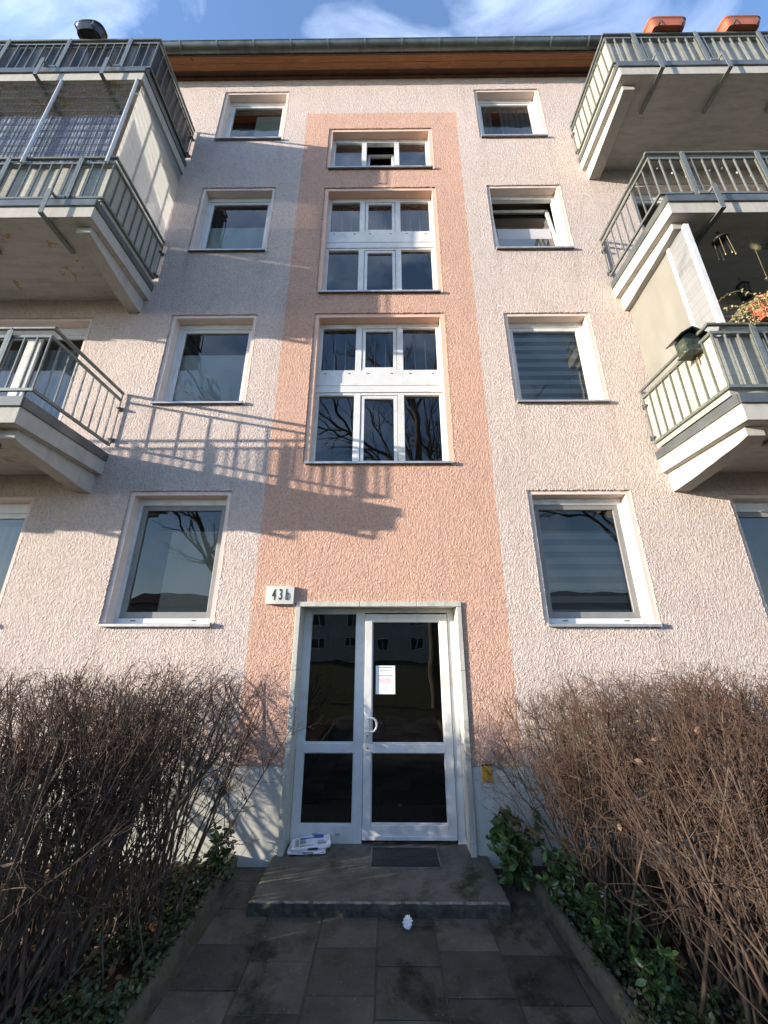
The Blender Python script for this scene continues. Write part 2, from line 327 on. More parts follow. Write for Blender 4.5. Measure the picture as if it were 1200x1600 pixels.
# path of concrete slabs
pb = MB(); xs = [-1.272, -.872, -.472, -.072, .328, .728, 1.128]; offs = [-.942, -1.084, -.968, -1.112, -.98, -1.02]
for i in range(6):
    y = offs[i]+.355*4
    while y > -7:
        y0 = y-.355; a, b_ = xs[i]+.004, xs[i+1]-.004; c, d = y0+.004, y-.004
        if d > -.66 and i > 0: d = min(d, -.66)
        if c < d-.02 and (i == 0 or i > 0):
            if d <= .0 or i == 0:
                d = min(d, -.02); dz = [random.uniform(-.004, .004) for _ in range(4)]; e = .006
                if c < d-.02:
                    pts = [(a, c), (b_, c), (b_, d), (a, d)]
                    vs = [(px, py, -.05) for px, py in pts]+[(px, py, -.005+z) for (px, py), z in zip(pts, dz)]
                    ins = [(a+e, c+e), (b_-e, c+e), (b_-e, d-e), (a+e, d-e)]; vs += [(px, py, z) for (px, py), z in zip(ins, dz)]
                    pb.add(vs, [(0, 1, 5, 4), (1, 2, 6, 5), (2, 3, 7, 6), (3, 0, 4, 7), (4, 5, 9, 8), (5, 6, 10, 9), (6, 7, 11, 10), (7, 4, 8, 11), (8, 9, 10, 11)])
        y = y0
# narrow strip to the right of the step
pb.box(1.132, 1.20, -7, -.7, -.05, -.004); pb.box(.93, 1.20, -.7, -.02, -.05, -.006)
tag(pb.build('path', M['slab']), kind='structure')
bb = MB(); bb.quad((-1.45, -7, -.009), (1.3, -7, -.009), (1.3, 0, -.009), (-1.45, 0, -.009)); tag(bb.build('path_bed', M['kerb']), kind='structure')
def kerb(pts, side):
    b = MB()
    for (x0, y0), (x1, y1) in zip(pts[:-1], pts[1:]):
        n = 8; vs = []; prof = [(-.045, -.06), (-.045, .055), (-.03, .085), (0, .095), (.03, .085), (.045, .055), (.045, -.06)]
        for j in range(n+1):
            t = j/n; x = x0+(x1-x0)*t; y = y0+(y1-y0)*t-(.006 if j == n else 0)+(.006 if j == 0 else 0)
            sc = .88 if j in (0, n) else 1
            for u, v in prof: vs.append((x+u*sc+random.uniform(-.005, .005), y, v*sc+random.uniform(-.005, .005)))
        m = len(prof); b.add(vs, [(j*m+i, j*m+i+1, (j+1)*m+i+1, (j+1)*m+i) for j in range(n) for i in range(m-1)], 0, True)
        b.add(vs, [tuple(range(m)), tuple(range(n*m+m-1, n*m-1, -1))])
    return tag(b.build('kerb', M['kerb']), kind='structure')
kerb([(-1.395, .0), (-1.36, -.8), (-1.335, -1.65), (-1.30, -2.6), (-1.29, -3.6), (-1.28, -4.6), (-1.28, -5.6)], -1)
kerb([(1.205, -.42), (1.235, -1.0), (1.30, -1.9), (1.31, -2.9), (1.31, -3.9), (1.31, -4.9), (1.31, -5.9)], 1)

# entrance step
def entrance_step():
    b = MB(); nx, ny = 60, 26; x0, x1, y0, y1, zt = -1.03, .90, -.68, .0, .082; vs = []
    for j in range(ny+1):
        for i in range(nx+1):
            x = x0+(x1-x0)*i/nx; y = y0+(y1-y0)*j/ny; z = zt+random.uniform(-.0012, .0012)
            ed = 0
            if j == 0: y += .003*math.sin(i*.7)+random.uniform(.0, .003) + (.008 if random.random() < .1 else 0); z -= random.uniform(.002, .005)
            if i == 0: x += random.uniform(0, .012); z -= random.uniform(.0, .006)
            if i == nx: x -= random.uniform(0, .012); z -= random.uniform(0, .008)
            vs.append((x, y, z))
    W = nx+1; b.add(vs, [(j*W+i, j*W+i+1, (j+1)*W+i+1, (j+1)*W+i) for j in range(ny) for i in range(nx) if not (j == 0 and i % 7)], 0, True)
    b.add(vs, [(j*W+i, j*W+i+1, (j+1)*W+i+1, (j+1)*W+i) for j in (0,) for i in range(nx) if i % 7], 2, True)
    # skirts in three rows so the riser is uneven
    def skirt(idx, out):
        rows = [[vs[i] for i in idx]]
        for zz, dd in ((.05, .004), (.0, .0), (-.06, .0)):
            rows.append([(v[0]+out[0]*(dd+random.uniform(-.003, .003)), v[1]+out[1]*(dd+random.uniform(-.003, .003)), zz+random.uniform(-.003, .003)) for v in rows[0]])
        n = len(idx); allv = [v for r in rows for v in r]
        b.add(allv, [(r*n+i, (r+1)*n+i, (r+1)*n+i+1, r*n+i+1) for r in range(3) for i in range(n-1)], 1, False)
    skirt(list(range(W)), (0, -1)); skirt([j*W for j in range(ny, -1, -1)], (-1, 0)); skirt([j*W+nx for j in range(ny+1)], (1, 0))
    b.box(-.975, .785, .001, .30, -.03, .0815)
    o = b.build('entrance_step', [M['step'], M['riser'], M['worn']]); recentre(o, (-.06, -.34, 0))
    return tag(o, 'worn mossy concrete step in front of the glazed entrance door', 'step')
entrance_step()

# ================================================================ BUILDING
ZL = [2.07, 4.87, 7.665, 10.475]                    # sills
bld = empty('apartment_building', (0, 0, 0), 'pink and apricot rendered apartment block with white windows and stacked balconies', 'building')
FY = -.012                                           # face of the rough render
WX0, WX1, WTOP, PL = -13.0, 13.0, 12.37, .775
side_rows = [(2.07, 3.575), (4.87, 6.34), (7.665, 9.13), (10.475, 11.93)]
openings = []                                        # x0,x1,z0,z1,border
for (a, b_) in side_rows:
    openings.append((-3.055, -1.922, a, b_, .058)); openings.append((1.737, 2.862, a, b_, .058))
openings += [(-.978, .768, 9.63, 10.72, .07), (-.978, .768, 6.79, 9.09, .07), (-.978, .768, 3.99, 6.34, .07)]
for s, xe in ((-1, -4.302), (1, 4.112)):
    x0, x1 = sorted((xe, xe+s*2.15))
    openings.append((x0, x1, 2.07, 3.52, .055))
    for zf in (4.13, 6.96, 9.83): openings.append((x0, x1, zf+.02, zf+2.17, .055))
DX0, DX1, DZ = -.99, .80, 2.312                      # door opening edge (outer line of stone surround)
def wall_mesh():
    b = MB()
    xs = {WX0, WX1, DX0, DX1}; zs = {PL, WTOP, DZ}
    for x0, x1, z0, z1, w_ in openings: xs |= {x0-w_, x1+w_}; zs |= {z0-.005, z1+w_}
    xs = sorted(xs); zs = sorted(zs)
    def hole(xc, zc):
        if DX0 < xc < DX1 and zc < DZ: return True
        return any(x0-w_ < xc < x1+w_ and z0-.005 < zc < z1+w_ for x0, x1, z0, z1, w_ in openings)
    for i in range(len(xs)-1):
        for j in range(len(zs)-1):
            if not hole((xs[i]+xs[i+1])/2, (zs[j]+zs[j+1])/2):
                b.quad((xs[i], FY, zs[j]), (xs[i+1], FY, zs[j]), (xs[i+1], FY, zs[j+1]), (xs[i], FY, zs[j+1]))
    def lump(x, z, r):
        n = 6; vs = [(x, FY-.004, z)]
        vs += [(x+r*math.cos(t)*random.uniform(.8, 1.2), FY+.001, z+r*math.sin(t)*random.uniform(.8, 1.2)) for t in [2*math.pi*k/n for k in range(n)]]
        vs += [(p[0], .004, p[2]) for p in vs[1:]]
        b.add(vs, [(0, 1+(k+1) % n, 1+k) for k in range(n)]+[(1+k, 1+(k+1) % n, 1+n+(k+1) % n, 1+n+k) for k in range(n)], 0, True)
    for x0, x1, z0, z1, w_ in openings:
        a, c, d, e = x0-w_, x1+w_, z0-.005, z1+w_
        # edge thickness of the render coat
        b.quad((a, FY, d), (a, .004, d), (a, .004, e), (a, FY, e)); b.quad((c, FY, d), (c, FY, e), (c, .004, e), (c, .004, d)); b.quad((a, FY, e), (a, .004, e), (c, .004, e), (c, FY, e))
        b.quad((a, FY, d), (c, FY, d), (c, .004, d), (a, .004, d))
        for (p, q) in (((a, d), (a, e)), ((c, d), (c, e)), ((a, e), (c, e))):
            L = math.hypot(q[0]-p[0], q[1]-p[1]); n = int(L/.017)
            for k in range(n):
                t = (k+random.random())/n; lump(p[0]+(q[0]-p[0])*t+random.uniform(-.005, .005), p[1]+(q[1]-p[1])*t+random.uniform(-.005, .005), random.uniform(.007, .014))
    # sides, back
    b.quad((WX0, FY, 0), (WX0, 10, 0), (WX0, 10, WTOP), (WX0, FY, WTOP)); b.quad((WX1, FY, 0), (WX1, FY, WTOP), (WX1, 10, WTOP), (WX1, 10, 0)); b.quad((WX0, 10, 0), (WX1, 10, 0), (WX1, 10, WTOP), (WX0, 10, WTOP))
    return b.build('wall', M['stucco'], bld)
wall_mesh()
def reveals():
    for x0, x1, z0, z1, w_ in openings:
        b = MB()
        a, c, d, e = x0-w_, x1+w_, z0-.005, z1+w_; Y = .004; D = .20
        b.quad((a, Y, d), (x0, Y, d), (x0, Y, e), (a, Y, e)); b.quad((x1, Y, d), (c, Y, d), (c, Y, e), (x1, Y, e)); b.quad((x0, Y, z1), (x1, Y, z1), (x1, Y, e), (x0, Y, e))
        b.quad((x0, Y, d), (x0, D, d), (x0, D, z1), (x0, Y, z1)); b.quad((x1, Y, d), (x1, Y, z1), (x1, D, z1), (x1, D, d)); b.quad((x0, Y, z1), (x0, D, z1), (x1, D, z1), (x1, Y, z1))
        b.quad((x0, Y, z0-.004), (x1, Y, z0-.004), (x1, D, z0-.004), (x0, D, z0-.004))
        b.build('window_surround', M['smooth'], bld)
reveals()
# smooth plinth with two cellar windows
cw = [(-2.86, -2.45, .16, .47), (2.06, 2.66, .16, .45)]
pm = MB(); pxs = sorted({WX0, DX0, DX1, WX1} | {v for c in cw for v in c[:2]}); pzs = sorted({-.1, PL} | {v for c in cw for v in c[2:]})
for i in range(len(pxs)-1):
    for j in range(len(pzs)-1):
        xc, zc = (pxs[i]+pxs[i+1])/2, (pzs[j]+pzs[j+1])/2
        if DX0 < xc < DX1 or any(c[0] < xc < c[1] and c[2] < zc < c[3] for c in cw): continue
        pm.quad((pxs[i], 0, pzs[j]), (pxs[i+1], 0, pzs[j]), (pxs[i+1], 0, pzs[j+1]), (pxs[i], 0, pzs[j+1]))
for x0, x1 in ((WX0, DX0), (DX1, WX1)): pm.quad((x0, FY, PL), (x0, 0, PL), (x1, 0, PL), (x1, FY, PL))
for c in cw:
    for q in (((c[0], 0, c[2]), (c[0], .15, c[2]), (c[0], .15, c[3]), (c[0], 0, c[3])), ((c[1], 0, c[2]), (c[1], 0, c[3]), (c[1], .15, c[3]), (c[1], .15, c[2])), ((c[0], 0, c[3]), (c[0], .15, c[3]), (c[1], .15, c[3]), (c[1], 0, c[3])), ((c[0], 0, c[2]), (c[1], 0, c[2]), (c[1], .15, c[2]), (c[0], .15, c[2]))): pm.quad(*q)
pm.build('plinth', M['plinth'], bld)
for c in cw:
    b = MB(); fw = .035
    b.box(c[0], c[1], .09, .12, c[2], c[2]+fw); b.box(c[0], c[1], .09, .12, c[3]-fw, c[3]); b.box(c[0], c[0]+fw, .09, .12, c[2]+fw, c[3]-fw); b.box(c[1]-fw, c[1], .09, .12, c[2]+fw, c[3]-fw)
    f = b.build('cellar_window', M['flash'], bld); p = MB(); p.box(c[0]+fw, c[1]-fw, .10, .106, c[2]+fw, c[3]-fw); p.build('pane', M['black'], f)

# rooms behind the glass
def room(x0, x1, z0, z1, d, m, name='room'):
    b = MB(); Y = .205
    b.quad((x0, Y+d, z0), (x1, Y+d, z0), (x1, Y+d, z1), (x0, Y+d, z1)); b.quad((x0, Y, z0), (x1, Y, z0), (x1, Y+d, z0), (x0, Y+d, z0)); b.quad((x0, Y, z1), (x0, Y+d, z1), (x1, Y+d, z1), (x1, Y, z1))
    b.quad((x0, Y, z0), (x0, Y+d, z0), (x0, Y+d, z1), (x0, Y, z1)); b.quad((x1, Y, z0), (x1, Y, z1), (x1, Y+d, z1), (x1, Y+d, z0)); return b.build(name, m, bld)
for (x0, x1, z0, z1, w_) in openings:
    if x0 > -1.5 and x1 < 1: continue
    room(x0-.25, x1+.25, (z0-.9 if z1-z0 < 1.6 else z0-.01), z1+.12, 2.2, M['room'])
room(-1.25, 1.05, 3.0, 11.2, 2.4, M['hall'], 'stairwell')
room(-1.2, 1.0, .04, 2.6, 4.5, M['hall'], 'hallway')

FYW = .125                                           # front of the window frames
def rect_frame(b, x0, x1, z0, z1, l, r, bo, t, y0, y1, k=0):
    b.box(x0, x0+l, y0, y1, z0, z1, k); b.box(x1-r, x1, y0, y1, z0, z1, k); b.box(x0+l, x1-r, y0, y1, z0, z0+bo, k); b.box(x0+l, x1-r, y0, y1, z1-t, z1, k)
def pane(x0, x1, z0, z1, y, parent, m=None):
    b = MB(); b.quad((x0, y, z0), (x1, y, z0), (x1, y, z1), (x0, y, z1)); return b.build('pane', m or M['glass'], parent)
def sill(x0, x1, z, parent):
    b = MB(); b.prism([(-.055, z-.03), (-.055, z-.004), (.13, z+.012), (.13, z+.004), (-.046, z-.010), (-.046, z-.03)], 'x', x0-.03, x1+.03)
    b.box(x0-.034, x0-.028, -.056, .0, z-.03, z+.012); b.box(x1+.028, x1+.034, -.056, .0, z-.03, z+.012)
    return b.build('sill', M['alu'], parent)
def blind(x0, x1, z0, z1, y, parent, col, kind):
    m = mat('blind_fabric', col, .8, 0, .2); g = G(m); xs_ = g.xyz()
    if kind == 'zebra':
        fr = g.math('FRACT', g.math('MULTIPLY', xs_[2], 1/.15)); g.color(g.mix(g.math('LESS_THAN', fr, .5), col, tuple(c*.45 for c in col)))
    elif kind == 'pleat':
        fr = g.math('FRACT', g.math('MULTIPLY', xs_[2], 1/.035)); g.color(g.mix(fr, tuple(c*.8 for c in col), col)); g.bump(fr, .7, .01)
    elif kind == 'curtain':
        s = g.math('SINE', g.math('MULTIPLY', xs_[0], 60)); g.color(g.mix(g.math('MULTIPLY_ADD', s, .5, .5), tuple(c*.6 for c in col), col)); g.bump(s, .7, .02)
    else: g.color(g.mix(g.ramp(g.noise(g.co(), 3, 4), .3, .7), tuple(c*.85 for c in col), col))
    b = MB(); b.box(x0, x1, y, y+.006, z0, z1); b.box(x0, x1, y-.006, y+.012, z0-.02, z0, 1)
    return b.build('curtain' if kind == 'curtain' else 'blind', [m, M['pvc']], parent)
def flat_window(x0, x1, z0, z1, style):
    b = MB(); Y = FYW
    top = .085
    rect_frame(b, x0, x1, z0+.012, z1, .045, .045, .055, top, Y, Y+.07)
    if style in ('ground_l', 'ground_r'):
        b.box(x0+.045, x1-.045, Y-.012, Y-.001, z0+.02, z0+.075)            # drip bar
        for q in (.2, .8): b.box(x0+(x1-x0)*q-.03, x0+(x1-x0)*q+.03, Y-.016, Y-.0125, z0+.045, z0+.055, 1)
    wdw = b.build('window', [M['pvc'], M['ink']], bld, .003)
    sill(x0, x1, z0+.012, wdw)
    ix0, ix1, iz0, iz1 = x0+.047, x1-.047, z0+.069, z1-top-.002
    s = MB(); sw = .062 if style.startswith('ground') else .055
    rect_frame(s, ix0, ix1, iz0, iz1, sw, sw, sw+.015, sw, Y+.012, Y+.06)
    sash = s.build('sash', M['pvcg'] if style.startswith('ground') else M['pvc'], wdw, .003)
    p = pane(ix0+sw, ix1-sw, iz0+sw+.015, iz1-sw, Y+.035, wdw)
    if style == 'tilted':
        for o in (sash, p):
            recentre(o, (ix0, Y+.04, iz0)); o.rotation_euler = (-R(6.5), 0, 0)
    return wdw, (ix0+sw, ix1-sw, iz0+sw, iz1-sw)
w0 = {}
for i, (a, c) in enumerate(side_rows):
    for s, (x0, x1) in ((-1, (-3.055, -1.922)), (1, (1.737, 2.862))):
        st = ('ground_l' if s < 0 else 'ground_r') if i == 0 else ('tilted' if (s > 0 and i == 2) else 'plain')
        w0[(s, i)] = flat_window(x0, x1, a, c, st)
def bl(key, fx0, fx1, f0, f1, col, kind, y=.215):
    wd, (x0, x1, z0, z1) = w0[key]; blind(x0+(x1-x0)*fx0, x0+(x1-x0)*fx1, z0+(z1-z0)*f0, z0+(z1-z0)*f1, y, wd, col, kind)
bl((-1, 0), .34, 1.05, -.05, .80, (.62, .56, .44), 'plain'); bl((1, 0), -.03, 1.03, .02, .80, (.42, .41, .39), 'zebra')
bl((-1, 1), -.04, 1.04, -.03, .72, (.80, .84, .86), 'pleat'); bl((1, 1), -.03, 1.03, 0, 1.0, (.60, .62, .58), 'zebra')
bl((-1, 2), -.04, 1.04, -.05, .62, (.68, .74, .73), 'plain'); bl((1, 2), .02, .98, -.05, .55, (.5, .5, .52), 'plain')
bl((-1, 3), .45, 1.04, -.05, .9, (.55, .54, .45), 'plain'); bl((1, 3), .40, 1.0, -.05, 1.05, (.24, .25, .24), 'curtain')
bl((1, 3), -.05, .22, -.05, 1.05, (.20, .21, .20), 'curtain')

# stair windows
def pvc_bar_detail(b, x0, x1, z0, z1, Y):           # little drainage caps
    for q in (.07, .26, .41, .60, .75, .93):
        x = x0+(x1-x0)*q; b.box(x-.018, x+.018, Y-.004, Y+.001, z0, z1, 1)
def stair_window(z0, z1, zt=None):
    x0, x1 = -.978, .768; Y = FYW; b = MB(); cols = [(-.925, -.447), (-.298, .085), (.237, .718)]; allp = []
    def tier(a, c, gz0, gz1, opened):
        b.box(x0, x0+.05, Y, Y+.07, a, c); b.box(x1-.05, x1, Y, Y+.07, a, c)
        b.box(-.445, -.358, Y, Y+.07, a, c); b.box(.148, .235, Y, Y+.07, a, c)
        for (g0, g1), mid in zip(cols, (0, 1, 0)):
            if mid: g0, g1 = -.356, .146
            else: g0, g1 = (x0+.052, -.447) if g0 < -.5 else (.237, x1-.052)
            b.box(g0, g1, Y, Y+.07, gz1, c); b.box(g0, g1, Y, Y+.07, a, gz0)
            allp.append((g0, g1, gz0, gz1, mid, opened))
    if zt is None: tier(z0+.012, z1, z0+.055, z1-.085, True)
    else:
        ta, tb = zt
        tier(z0+.012, ta, z0+.055, ta-.04, False); tier(tb, z1, tb+.04, z1-.085, False)
        b.box(x0, x1, Y-.012, Y+.06, ta+.002, (ta+tb)/2-.012); b.box(x0, x1, Y-.005, Y+.06, (ta+tb)/2-.008, tb-.002)
        b.box(x0, x1, Y-.018, Y-.0125, (ta+tb)/2-.06, (ta+tb)/2-.052); pvc_bar_detail(b, x0, x1, tb-.03, tb-.018, Y-.005)
    wd = b.build('stair_window', [M['pvc'], M['ink']], bld, .003)
    sill(x0, x1, z0+.012, wd)
    for g0, g1, a, c, mid, op in allp:
        if mid:
            s = MB(); rect_frame(s, g0+.004, g1-.004, a+.004, c-.004, .048, .048, .05, .045, Y+.008, Y+.06); sa = s.build('sash', M['pvc'], wd, .003)
            p = pane(g0+.05, g1-.05, a+.05, c-.045, Y+.035, wd, M['sglass'])
            if op:
                for o in (sa, p): recentre(o, (g0, Y+.04, a)); o.rotation_euler = (-R(10), 0, 0)
        else: pane(g0, g1, a, c, Y+.035, wd, M['sglass'])
    return wd
sw1 = stair_window(3.99, 6.34, (5.13, 5.47)); sw2 = stair_window(6.79, 9.09, (7.90, 8.25)); sw3 = stair_window(9.63, 10.72)
for sw_, zz0, zz1 in ((sw1, 5.40, 6.72), (sw2, 8.2, 9.8)):
    r_ = MB()
    for x in (-.78, -.62, -.46, -.18, -.02, .42, .58, .74, .28): r_.tube((x, .36, zz0), (x, .36, zz1), .010, n=6)
    r_.tube((-1.2, .36, zz1), (1.0, .36, zz1), .014, n=6); r_.tube((-1.2, .36, zz0), (1.0, .36, zz0), .01, n=6); r_.build('inner_guard_rail', M['pvc'], sw_)

# balcony doors behind the balconies and the ground-floor windows below them
for (x0, x1, z0, z1, w_) in openings[11:]:
    b = MB(); Y = FYW; rect_frame(b, x0, x1, z0+.012, z1, .05, .05, .05, .13, Y, Y+.07); xm = (x0+x1)/2+(.28 if x0 > 0 else -.28)*0
    xin = x0+.85 if x0 > 0 else x1-.85
    b.box(xin-.04, xin+.04, Y, Y+.07, z0+.062, z1-.13)
    door = z1-z0 > 1.6
    wd = b.build('balcony_door' if door else 'window', M['pvc'], bld, .003)
    if not door: sill(x0, x1, z0+.012, wd)
    for a, c in ((x0+.052, xin-.042), (xin+.042, x1-.052)):
        s = MB(); rect_frame(s, a, c, z0+.064, z1-.132, .06, .06, .08, .06, Y+.01, Y+.06); s.build('sash', M['pvc'] if door or x0 < 0 else M['pvcg'], wd, .003)
        pane(a+.06, c-.06, z0+.144, z1-.192, Y+.035, wd)
    if x0 < 0:
        blind(x0+.1, x1-.15, z0+.1, z1-.25, .3, wd, (.62, .64, .66) if door else (.40, .42, .45), 'curtain')
    elif door: blind(x0+.9, x1-.15, z0+.1, z1-.25, .3, wd, (.4, .4, .38), 'curtain')

# ---------------------------------------------------------------- door
def stone_surround():
    b = MB(); f = .052; y0, y1 = -.03, .235
    # jambs in three stones each, lintel in three
    for s, (xa, xb) in ((-1, (DX0, DX0+f)), (1, (DX1-f, DX1))):
        for (a, c) in ((.07, .86), (.864, 1.62), (1.624, DZ-f-.003)):
            o = random.uniform(-.002, .002); b.box(xa+o, xb+o, y0+o, y1, a, c)
    for a, c in ((DX0, -.30), (-.297, .32), (.323, DX1)):
        o = random.uniform(-.002, .002); b.box(a, c, y0-.003+o, y1, DZ-f, DZ+o)
    return b.build('door_surround', M['stone'], bld, .004)
sur = stone_surround()
b = MB(); b.box(-.9375, -.9345, .03, .085, 1.02, 1.27); 
for k in range(6): b.box(-.9345, -.931, .045, .070, 1.05+k*.033, 1.072+k*.033, 1)
b.build('bell_panel', [M['steel'], M['pvc']], sur)
DY = .20; IX0, IX1, IZ0, IZ1 = -.936, .746, .083, 2.258
b = MB()
b.box(IX0, -.862, DY, DY+.07, IZ0, IZ1); b.box(.672, IX1, DY, DY+.07, IZ0, IZ1); b.box(-.862, .672, DY, DY+.07, 2.211, IZ1)
b.box(-.342, -.250, DY, DY+.07, IZ0, 2.211); b.box(-.862, -.342, DY, DY+.07, .835, .915); b.box(-.862, -.342, DY, DY+.07, IZ0, .222)
for x in (-.70, -.48): b.box(x-.022, x+.022, DY-.008, DY-.001, .150, .168, 1)
for x0, x1, z0, z1 in ((-.862, -.342, .915, 2.211), (-.862, -.342, .222, .835)):
    rect_frame(b, x0, x1, z0, z1, .012, .012, .012, .012, DY+.02, DY+.05)
b.box(.676, .684, DY-.004, DY-.001, .12, 2.2)
dr = b.build('entrance_door', [M['pvc'], M['alu']], bld, .004)
pane(-.852, -.352, .925, 2.201, DY+.035, dr, M['dglass']); pane(-.852, -.352, .232, .825, DY+.035, dr, M['dglass'])
b = MB(); ly = DY-.012
b.box(-.246, -.167, ly, ly+.07, .118, 2.197); b.box(.585, .668, ly, ly+.07, .118, 2.197); b.box(-.167, .585, ly, ly+.07, 2.118, 2.197)
b.box(-.167, .585, ly, ly+.07, .835, .915); b.box(-.167, .585, ly, ly+.07, .118, .235); b.box(-.235, .66, ly-.012, ly-.0005, .118, .150)
for x0, x1, z0, z1 in ((-.167, .585, .915, 2.118), (-.167, .585, .235, .835)): rect_frame(b, x0, x1, z0, z1, .01, .01, .01, .01, ly+.02, ly+.05)
leaf = b.build('door_leaf', M['pvc'], dr, .004)
pane(-.158, .576, .924, 2.109, ly+.03, dr, M['dglass']); pane(-.158, .576, .244, .826, ly+.03, dr, M['dglass'])
# handle: a D-shaped pull, escutcheon with key hole
b = MB(); hx, hz = -.205, 1.095; pts = [(hx, ly-.001, hz+.085), (hx, ly-.045, hz+.085)]
b.box(hx-.016, hx+.016, ly-.009, ly-.0005, hz-.075, hz+.075)
arc = [(hx, hz+.062)]+[(hx+.045+.0*t+.05*math.sin(t), hz+.062*math.cos(t)) for t in np.linspace(0, math.pi, 12)]+[(hx, hz-.062)]
arc3 = [(x, ly-.045, z) for x, z in arc]; arc3 = [(hx, ly, hz+.062)]+arc3+[(hx, ly, hz-.062)]
for p, q in zip(arc3[:-1], arc3[1:]):
    if (Vector(p)-Vector(q)).length > 1e-4: b.tube(p, q, .0105, n=8)
b.build('handle', M['pvc'], dr)
b = MB(); b.prism([(hx-.017, .955), (hx+.017, .955), (hx+.019, .965), (hx+.019, 1.005), (hx+.012, 1.016), (hx-.012, 1.016), (hx-.019, 1.005), (hx-.019, .965)], 'y', ly-.008, ly-.0005); b.box(hx-.004, hx+.004, ly-.0095, ly-.008, .972, .998, 1)
b.build('keyhole_plate', [M['pvc'], M['ink']], dr); b = MB(); b.box(hx-.006, hx+.006, ly-.003, ly-.0005, .868, .882); b.build('bolt_head', M['ink'], dr)
b = MB(); b.tube((-.13, ly+.06, 1.10), (-.06, ly+.075, 1.095), .007); b.build('inner_handle', M['alu'], dr)

# ---------------------------------------------------------------- eaves
b = MB(); EZ = 12.40
for i, (a, c) in enumerate(((-.325, -.233), (-.229, -.138))): b.box(WX0, WX1, a, c, EZ, EZ+.02)
b.build('eaves_boards', M['wood'], bld)
b = MB(); b.box(WX0, WX1, -.136, -.052, EZ+.03, EZ+.05); b.box(WX0, WX1, -.05, -.013, EZ-.04, EZ+.02); b.box(WX0, WX1, -.345, -.327, EZ-.02, EZ+.16); b.box(WX0, WX1, -.053, 0.1, EZ+.021, EZ+.028)
b.build('eaves_trim', M['wooddk'], bld)
b = MB(); r0, r1, cy, cz = .108, .101, -.385, 12.51
prof = [(cy+r0*math.cos(t), cz+r0*math.sin(t)) for t in np.linspace(math.pi, 2*math.pi, 15)]+[(cy+r1*math.cos(t), cz+r1*math.sin(t)) for t in np.linspace(2*math.pi, math.pi, 15)]
b.prism(prof, 'x', WX0, WX1, 0, True)
b.tube((WX0, cy-r0, cz), (WX1, cy-r0, cz), .008, n=8)
gut = b.build('gutter', M['zinc'], bld)
first = None
for k in range(-16, 17):
    x = .30+k*.692
    if not -9 < x < 9: continue
    if first is None:
        s = MB(); pr = [(cy+(r0+.009)*math.cos(t), cz+(r0+.009)*math.sin(t)) for t in np.linspace(math.pi*.97, 1.75*math.pi, 12)]; pr += [(cy+(r0+.0)*math.cos(t), cz+(r0+.0)*math.sin(t)) for t in np.linspace(1.75*math.pi, math.pi*.97, 12)]
        s.prism(pr, 'x', -.014, .014); first = s.build('gutter_strap', M['steel'], gut); first.location.x = x
    else:
        o = first.copy(); C.objects.link(o); o.parent = gut; o.location.x = x
b = MB(); sl_ = math.tan(R(38)); b.add([(WX0, -.47, 12.585), (WX1, -.47, 12.585), (WX1, 5, 12.585+5.47*sl_), (WX0, 5, 12.585+5.47*sl_), (WX1, 10.5, 12.585), (WX0, 10.5, 12.585), (WX0, -.47, 12.565), (WX1, -.47, 12.565)], [(0, 1, 2, 3), (3, 2, 4, 5), (6, 7, 1, 0)])
b.quad((WX0, -.47, 12.565), (WX0, 0, 12.565), (WX1, 0, 12.565), (WX1, -.47, 12.565)); b.build('roof', M['tile'], bld)
b = MB(); b.quad((WX0, 0, WTOP), (WX1, 0, WTOP), (WX1, 10, WTOP), (WX0, 10, WTOP)); b.build('attic_floor', M['dark'], bld)

